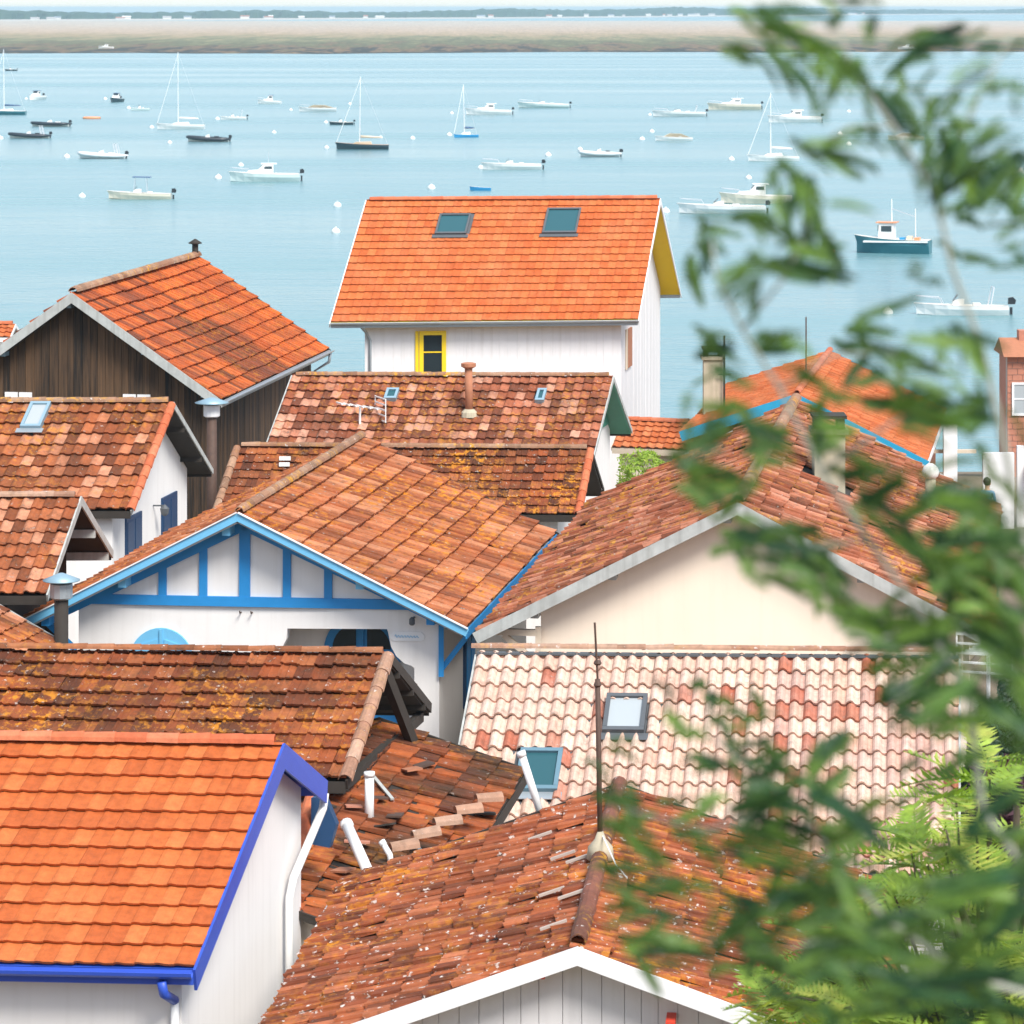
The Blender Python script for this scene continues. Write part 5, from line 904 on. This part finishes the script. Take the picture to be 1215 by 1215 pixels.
BD = {
 'a': (178, 'hull_teal', 'bluecover mast11', 'teal sailboat with tall white mast and blue sail cover'),
 'b': (175, 'hull_dark', '', 'tiny dark motorboat moored close to the sandbank'),
 'c': (250, 'hull_white', 'dark', 'white cabin boat with navy canopy seen from astern'),
 'd': (260, 'hull_dark', 'dark', 'small dark hulled cabin boat with dark roof seen from astern'),
 'e': (200, 'hull_pale', 'nomotor', 'very small pale open boat beside a white buoy'),
 'f': (180, 'hull_white', 'mast11.4', 'white sailboat with tall mast and long furled jib'),
 'g': (185, 'hull_white', 'arch', 'small white motorboat with raised stern arch'),
 'h': (176, 'hull_white', 'dark nomotor', 'small white cabin boat with dark blue roof'),
 'i': (182, 'hull_white', 'bow nomotor cover', 'low white launch with cream cover'),
 'j': (178, 'hull_dark', '', 'short black motorboat partly behind the black sailboat mast'),
 'k': (174, 'tube_black', 'white', 'black inflatable boat with white console and seat'),
 'l': (183, 'tube_black', 'arch', 'black inflatable boat with stern arch'),
 'm': (180, 'tube_black', '', 'black inflatable boat below the white sailboat'),
 'n': (178, 'tube_white', 'arch white', 'white inflatable boat with white stern arch'),
 'o': (181, 'hull_cream', 'top dark', 'cream open motorboat with small dark sunshade'),
 'p': (184, 'hull_pale', 'flag twin', 'pale green white cabin cruiser with twin outboards and aerial'),
 'q': (180, 'hull_dark', 'teak mast9.2', 'black hulled sailboat with cream sail cover'),
 'r': (205, 'hull_blue', 'bluecover mast7.4', 'small bright blue sailboat with white mast'),
 's': (180, 'hull_white', '', 'large white cabin boat beyond the blue sailboat'),
 't': (178, 'hull_pale', 'bow', 'long pale green open motorboat near the sandbank'),
 'u': (181, 'tube_white', '', 'white inflatable boat with black seat and outboard'),
 'v': (180, 'hull_white', 'bow', 'white open motorboat above the small blue dinghy'),
 'w': (176, 'hull_blue', 'empty nomotor', 'bright blue empty dinghy'),
 'x': (180, 'hull_white', 'bow', 'white motorboat half hidden behind the bright orange roof'),
 'y': (180, 'hull_white', 'bow arch', 'white motorboat with black outboard and stern arch'),
 'z': (178, 'hull_cream', 'flag', 'long cream white cabin boat moored near the sandbank'),
 'A': (182, 'hull_white', '', 'white cabin boat with large black outboard beside sailboat mast'),
 'B': (180, 'hull_white', 'cover nomotor', 'short white launch covered with cream tarpaulin'),
 'C': (180, 'hull_white', 'mast8.0', 'small white sailboat with white furled sail behind the leaves'),
 'D': (180, 'hull_cream', 'nomotor', 'cream cabin boat just beyond the long white speedboat'),
 'E': (179, 'hull_white', 'bow', 'long slim white speedboat with dark outboard'),
 'F': (165, 'hull_teal', '', 'green hulled fishing boat with wheelhouse and mast behind the leaves'),
 'G': (178, 'hull_white', 'bow arch', 'white open motorboat with fenders behind the leaf tips'),
 'H': (182, 'hull_cream', 'nomotor cover', 'pale cream covered launch seen through the leaves'),
 'I': (170, 'hull_white', '', 'little white motorboat at the edge of the leaves'),
}
for k, kind, x, y, L in BOATS:
    rot, hm, opt, lab = BD[k]; nm = {'sail': 'sailboat', 'rib': 'inflatable_boat', 'cabin': 'cabin_boat', 'motor': 'motorboat', 'dinghy': 'dinghy', 'fishing': 'fishing_boat'}[kind]
    root = empty(nm, lab, 'sailboat' if kind == 'sail' else 'boat', (0, 0, 0), 'boats moored in the bay', local=True)
    if k in 'cd': L = 5.6
    boat(kind, L, root, hm, opt); root.location = (x, y, .0); root.rotation_euler = (R(random.uniform(-2, 2)), R(random.uniform(-1, 1)), R(rot))
for x, y, L, lab in ((-171, 1420, 6.5, 'small white boat lying aground on the sandbank'), (164, 1400, 7.5, 'white boat stranded on the muddy edge of the sandbank')):
    root = empty('stranded_boat', lab, 'boat', (0, 0, 0), local=True); boat('cabin', L, root, 'hull_white', 'nomotor'); root.location = (x, y, .75); root.rotation_euler = (R(6), 0, R(170))
def buoy(x, y, mat, lab, grp, r=.34):
    m = MB(); m.lathe((0, 0, 0), [(r * .5, -r * .8), (r * .92, -r * .3), (r, .1), (r * .85, r * .65), (r * .5, r * .98), (r * .16, r * 1.08)], 14); m.tube([(-.05, 0, r), (-.05, 0, r * 1.35), (.05, 0, r * 1.35), (.05, 0, r)], .018, 5)
    o = m.build('mooring_buoy', M[mat], None, True, (0, 0, 0)); o.location = (x, y, .0); return tag(o, lab, 'buoy', grp)
bo = None
for x, y in BUOYS:
    if bo is None: bo = buoy(x, y, 'hull_white', 'round white mooring buoy floating among the boats', 'white mooring buoys')
    else: c = bo.copy(); COL.objects.link(c); c.location = (x, y, 0); s = random.uniform(.85, 1.2) * (1.0 if y > 250 else .8); c.scale = (s, s, s)
buoy(*RED_BUOY, 'coral', 'orange red mooring buoy beside the fishing boat', None, .4)
o = empty('orange_raft', 'flat pale orange inflatable raft on the water', 'raft', (0, 0, 0), local=True)
m = MB(); m.tube([(1.3 * math.cos(t), .6 * math.sin(t), .15) for t in [i * math.pi / 8 for i in range(17)]], .2, 8); m.build('tube', M['coral'], o, True); MB().abox(-1.2, 1.2, -.5, .5, .05, .12).build('floor', M['canvas_cream'], o); o.location = (*CORAL_BUOY, 0)
# ------------------------------------------------------------------ a person on the terrace path
M['skin'] = plain('skin', (.5, .3, .2), .6, .05, 8, 0); M['shirt'] = plain('blue_shirt', (.12, .25, .38), .8, .1, 8, .1); M['hair'] = plain('dark_hair', (.02, .016, .014), .6, .2, 20, .2); M['trousers'] = plain('trousers', (.05, .06, .09), .8, .1, 8, .1)
def person(x, y, z, label):
    J_ = [(0, 0, .95), (0, .0, 1.15), (0, .0, 1.36), (0, -.0, 1.47), (0, -.015, 1.56), (0, -.02, 1.66), (0, -.01, 1.72)]; rad = [(.15, .1), (.14, .1), (.17, .1), (.06, .06), (.075, .09), (.08, .1), (.05, .065)]
    vs, es, rs = list(J_), [(i, i + 1) for i in range(6)], list(rad)
    for s in (-1, 1):
        b = len(vs); vs += [(s * .19, 0, 1.38), (s * .24, .02, 1.12), (s * .23, -.06, .9), (s * .23, -.08, .8)]; rs += [(.055, .055), (.043, .043), (.032, .032), (.04, .022)]; es += [(2, b), (b, b + 1), (b + 1, b + 2), (b + 2, b + 3)]
        b = len(vs); vs += [(s * .1, 0, .88), (s * .11, -.01, .5), (s * .11, .02, .1), (s * .12, -.12, .04)]; rs += [(.09, .09), (.06, .06), (.042, .045), (.04, .03)]; es += [(0, b), (b, b + 1), (b + 1, b + 2), (b + 2, b + 3)]
    me = bpy.data.meshes.new('body'); me.from_pydata(vs, es, []);
    o = bpy.data.objects.new('person', me); COL.objects.link(o)
    mod = o.modifiers.new('skin', 'SKIN'); sv = me.skin_vertices[0].data
    for i, r in enumerate(rs): sv[i].radius = r; sv[i].use_root = i == 0
    o.modifiers.new('sub', 'SUBSURF').levels = 2; o.modifiers['sub'].render_levels = 2
    m, t, p, N, Lk = nodes('person_cloth_and_skin'); tc = N('TexCoord'); sp = N('SeparateXYZ'); Lk(tc.outputs['Object'], sp.inputs[0])
    r = N('ValToRGB'); r.color_ramp.interpolation = 'CONSTANT'; e = r.color_ramp.elements; e[0].color = rgba((.05, .06, .09)); e[1].position = .52; e[1].color = rgba((.12, .25, .38)); q = e.new(.8); q.color = rgba((.5, .3, .2))
    d = N('Math', operation='DIVIDE'); Lk(sp.outputs[2], d.inputs[0]); d.inputs[1].default_value = 1.8; Lk(d.outputs[0], r.inputs[0]); Lk(r.outputs[0], p.inputs['Base Color']); me.materials.append(m)
    o.location = (x, y, z); WL[o.name] = Vector((0, 0, 0)); tag(o, label, 'person')
    h = MB(); h.lathe((0, .01, 1.58), [(.07, 0), (.1, .05), (.112, .12), (.09, .19), (.03, .225)], 14); hh = h.build('hair', M['hair'], o, True)
    for s in (-1, 1): MB().box((s * .085, -.02, 1.62), (.012, 0, 0), (0, .02, 0), (0, 0, .03)).build('ear', M['skin'], o)
    MB().ext([(-.014, -.115, 1.6), (.014, -.115, 1.6), (0, -.1, 1.66)], (0, -.022, -.004)).build('nose', M['skin'], o)
    return o
person(13.42, 95.2, gz(95.2), 'dark haired person in a blue shirt standing by the white terrace').rotation_euler = (0, 0, R(150))

# ------------------------------------------------------------------ foliage
M['leaf_near'] = leaf_mat('mimosa_leaf', (.006, .03, .017), (.024, .088, .03), (.16, .28, .04), .3, 16)
M['leaf_far'] = leaf_mat('fern_leaf', (.2, .33, .04), (.34, .5, .07), (.55, .58, .12), .4)
M['leaf_dark'] = leaf_mat('evergreen_leaf', (.012, .03, .016), (.02, .05, .022), (.035, .08, .03), .2)
M['leaf_purple'] = leaf_mat('purple_leaf', (.04, .01, .02), (.07, .012, .03), (.1, .02, .04), .2)
M['bark'] = plain('pale_bark', (.36, .37, .31), .8, .3, 30, .3); M['bark_dark'] = plain('dark_bark', (.1, .075, .05), .9, .3, 20, .3)
def feather(L, W, pairs, wd, seed, twist=.2, droop=.12, fold=.35, back=.35):
    """a feathery leaf along +x: a midrib and pairs of narrow leaflets"""
    rg = random.Random(seed); m = MB()
    def mid(t): return V(L * t, L * .06 * math.sin(t * 3 + seed), -L * droop * t * t)
    m.tube([mid(t) for t in (0, .35, .7, 1.)], [W * .03, W * .025, W * .02, W * .01], 4, False)
    for i in range(pairs):
        t = .08 + .92 * i / pairs; c = mid(t); ln = W * .5 * (math.sin(math.pi * (.16 + .8 * t)) ** .7) * rg.uniform(.85, 1.1)
        for s in (-1, 1):
            d = V(back + rg.uniform(-.1, .1), s, fold + rg.uniform(-.12, .12)).normalized(); a = V(1, 0, rg.uniform(-twist, twist)).normalized() * wd
            e = c + d * ln; q = c + d * ln * .45 - V(0, 0, .02 * ln)
            m.add([c - a * .3, c + a * .3, q + a * .55, e, q - a * .55], [(0, 1, 2, 4), (4, 2, 3)])
    return m
def leaf_meshes(name, mat, n, **kw):
    out = []
    for k in range(n):
        m = feather(seed=k, **kw); me = bpy.data.meshes.new(name); me.from_pydata(m.v, [], m.f); me.update(); me.materials.append(mat); out.append(me)
    return out
def put_leaf(name, me, parent, a, b, base, roll=None):
    a, b = Vector(a), Vector(b); d = b - a; o = bpy.data.objects.new(name, me); COL.objects.link(o); o.parent = parent; o.location = a - WL[parent.name]
    q = d.to_track_quat('X', 'Z'); o.rotation_mode = 'QUATERNION'; o.rotation_quaternion = q @ Matrix.Rotation(random.uniform(-1.3, 1.3) if roll is None else roll, 4, 'X').to_quaternion()
    s = d.length / base; o.scale = (s, max(.75, min(1.3, s)), max(.75, min(1.3, s))); return o
# near mimosa, out of focus
bx_, by_ = 1.55, 4.5; bz_ = gz(by_)
nt_ = empty('mimosa_tree', 'feathery green mimosa branches reaching across in front of the roofs, out of focus', 'tree', (bx_, by_, bz_))
trk = MB().tube([(bx_, by_, bz_ - .2), (bx_ - .1, by_ - .05, bz_ + 1.0), (1.22, 4.35, bz_ + 1.6), (1.12, 4.27, 17.0), (1.0, 4.25, 17.6), (.92, 4.25, 18.3)], [.075, .06, .05, .04, .025, .012], 10).build('trunk', M['bark'], nt_, True)
for i, br in enumerate(NEAR_BRANCHES):
    pts = [Vector(p) for p in br]; root_r = .006 if len(pts) > 5 else .0028
    if i in (0, 1, 6, 13): pts = [V(1.1, 4.26, min(17.2, pts[0].z - .05))] + pts
    MB().tube(pts, [root_r * (1 - .75 * k / len(pts)) for k in range(len(pts))], 7).build('branch', M['bark'], nt_, True)
lm_ = leaf_meshes('mimosa_leaf', M['leaf_near'], 8, L=.1, W=.027, pairs=20, wd=.0062, twist=.3, fold=.5)
extra = MB(); tmpl = [feather(seed=k, L=.1, W=.026, pairs=18, wd=.0062, twist=.3, fold=.5) for k in range(5)]
for s in NEAR_LEAVES.split(';'):
    v = [float(q) for q in s.split(',')]; a, b = V(*v[:3]), V(*v[3:]); d = b - a; b = a + d * 1.2
    put_leaf('leaf', random.choice(lm_), nt_, a, b, .1)
    for k in range(3 if d.length > .045 else 2):       # smaller leaves of the same sprays
        dd = d.copy(); dd.rotate(Matrix.Rotation(random.gauss(0, .4), 3, 'Y')); dd *= random.uniform(.65, 1.05) * (.075 / d.length) ** .3
        st = a + d * random.uniform(-.1, .45) + V(random.gauss(0, .008), random.uniform(-.3, .3), random.gauss(0, .008))
        tm = random.choice(tmpl); q = dd.to_track_quat('X', 'Z') @ Matrix.Rotation(random.uniform(-1.3, 1.3), 4, 'X').to_quaternion(); sc = dd.length / .1
        extra.add([st + q @ (Vector(p) * V(sc, 1, 1) if False else Vector((p[0] * sc, p[1], p[2]))) for p in tm.v], tm.f)
tag(extra.build('small_leaves', M['leaf_near'], nt_), kind='stuff')
# the garden tree below, sharper fern-like fronds
gx, gy = 3.5, 23.0; gt = empty('sumac_tree', 'yellow green tree with fern-like fronds below the pink roof', 'tree', (gx, gy, gz(gy)))
MB().tube([(gx, gy, gz(gy) - .2), (gx - .1, gy, 8.6), (gx - .2, gy + .1, 10.2), (gx - .1, gy, 11.6), (gx - .05, gy, 12.6)], [.12, .1, .07, .045, .02], 8).build('trunk', M['bark_dark'], gt, True)
fr = leaf_meshes('frond', M['leaf_far'], 6, L=.5, W=.3, pairs=13, wd=.03, twist=.25, droop=.22, fold=.15)
random.seed(31); tips = []
for i in range(72):
    px = random.uniform(925, 1290); lim = 870 + max(0, 1140 - px) * 1.5; py = random.uniform(lim, 1260); Y = random.uniform(21.2, 24.6)
    if py > 1235 and px < 1180: continue
    tips.append(V((px - 607.5) * Y / 4000, Y, 18 - (py - 9) * Y / 4000))
for tpt in tips:
    bz = min(tpt.z - .1, random.uniform(9.5, 11.6)); mp_ = V(gx - .15 + .5 * (tpt.x - gx), gy + .5 * (tpt.y - gy), (bz + tpt.z) / 2 - .05)
    MB().tube([(gx - .15, gy, bz - .2), mp_, tpt], [.025, .016, .007], 5).build('branch', M['bark_dark'], gt)
    for k in range(random.randint(4, 5)):
        a = random.uniform(0, 6.28); d = V(math.cos(a), math.sin(a) * .8, random.uniform(-.25, .5)).normalized() * random.uniform(.4, .62)
        put_leaf('frond', random.choice(fr), gt, tpt + V(0, 0, random.uniform(-.12, .05)), tpt + d, .5, roll=random.uniform(-.5, .5))
# dark evergreen shrubs right of the pink roof
def shrub(name, label, c, rx, ry, rz, n, mat, lw=.07, group=None):
    c = Vector(c); o = empty(name, label, 'shrub', (c.x, c.y, gz(c.y)), group)
    MB().tube([(c.x, c.y, gz(c.y) - .2), (c.x + .05, c.y, c.z - rz * .3), (c.x - .1, c.y, c.z + rz * .5)], [.09, .06, .02], 7).build('trunk', M['bark_dark'], o, True)
    m = MB()
    for i in range(n):
        v = Vector((random.gauss(0, 1), random.gauss(0, 1), random.gauss(0, 1))).normalized() * random.uniform(.45, 1.0) ** .5; cl = 1 + .22 * math.sin(v.x * 7 + c.x) * math.sin(v.z * 6 + 1)
        p = c + V(v.x * rx, v.y * ry, v.z * rz) * cl; a = Vector((random.gauss(0, 1), random.gauss(0, 1), random.gauss(0, 1))).normalized() * lw * random.uniform(.7, 1.5); b = a.orthogonal().normalized() * lw * .4
        m.add([p - a, p + b, p + a, p - b], [(0, 1, 2, 3)])
    m.build('foliage', M[mat], o); return o
shrub('evergreen_shrub', 'dark evergreen shrub in the gap beside the pink tile roof', (7.05, 48.6, 6.2), .62, 1.3, 1.9, 7000, 'leaf_dark')
shrub('evergreen_shrub', 'dark evergreen shrub under the eave of the cream gable', (8.3, 53.2, 6.0), .75, 1.2, 1.6, 6000, 'leaf_dark')
shrub('broadleaf_shrub', 'small bright green shrub between the russet roof and the annex', (3.7, 93.5, 5.0), .8, .7, .75, 2500, 'leaf_far', .06)
shrub('broadleaf_shrub', 'bushy green undergrowth below the fern-like fronds', (4.2, 26.5, 8.6), 2.0, 1.6, 1.8, 9000, 'leaf_far', .06)
shrub('purple_shrub', 'dark purple leaved shrub beside the fern-like fronds', (4.05, 27.2, 11.6), .35, .35, .35, 1200, 'leaf_purple', .05) if 'leaf_purple' in M else None

# ------------------------------------------------------------------ sea air
hz = MB().abox(-6950, 6950, -65, 14550, -5.2, 20.5).build('haze', None)
hm_ = bpy.data.materials.new('sea_haze'); hm_.use_nodes = True; t = hm_.node_tree; t.nodes.remove(t.nodes['Principled BSDF'])
pv = t.nodes.new('ShaderNodeVolumePrincipled'); pv.inputs['Color'].default_value = (.58, .85, 1., 1); pv.inputs['Density'].default_value = 1.1e-4; pv.inputs['Anisotropy'].default_value = 0.
t.links.new(pv.outputs[0], t.nodes['Material Output'].inputs['Volume']); hz.data.materials.append(hm_); tag(hz, kind='stuff')
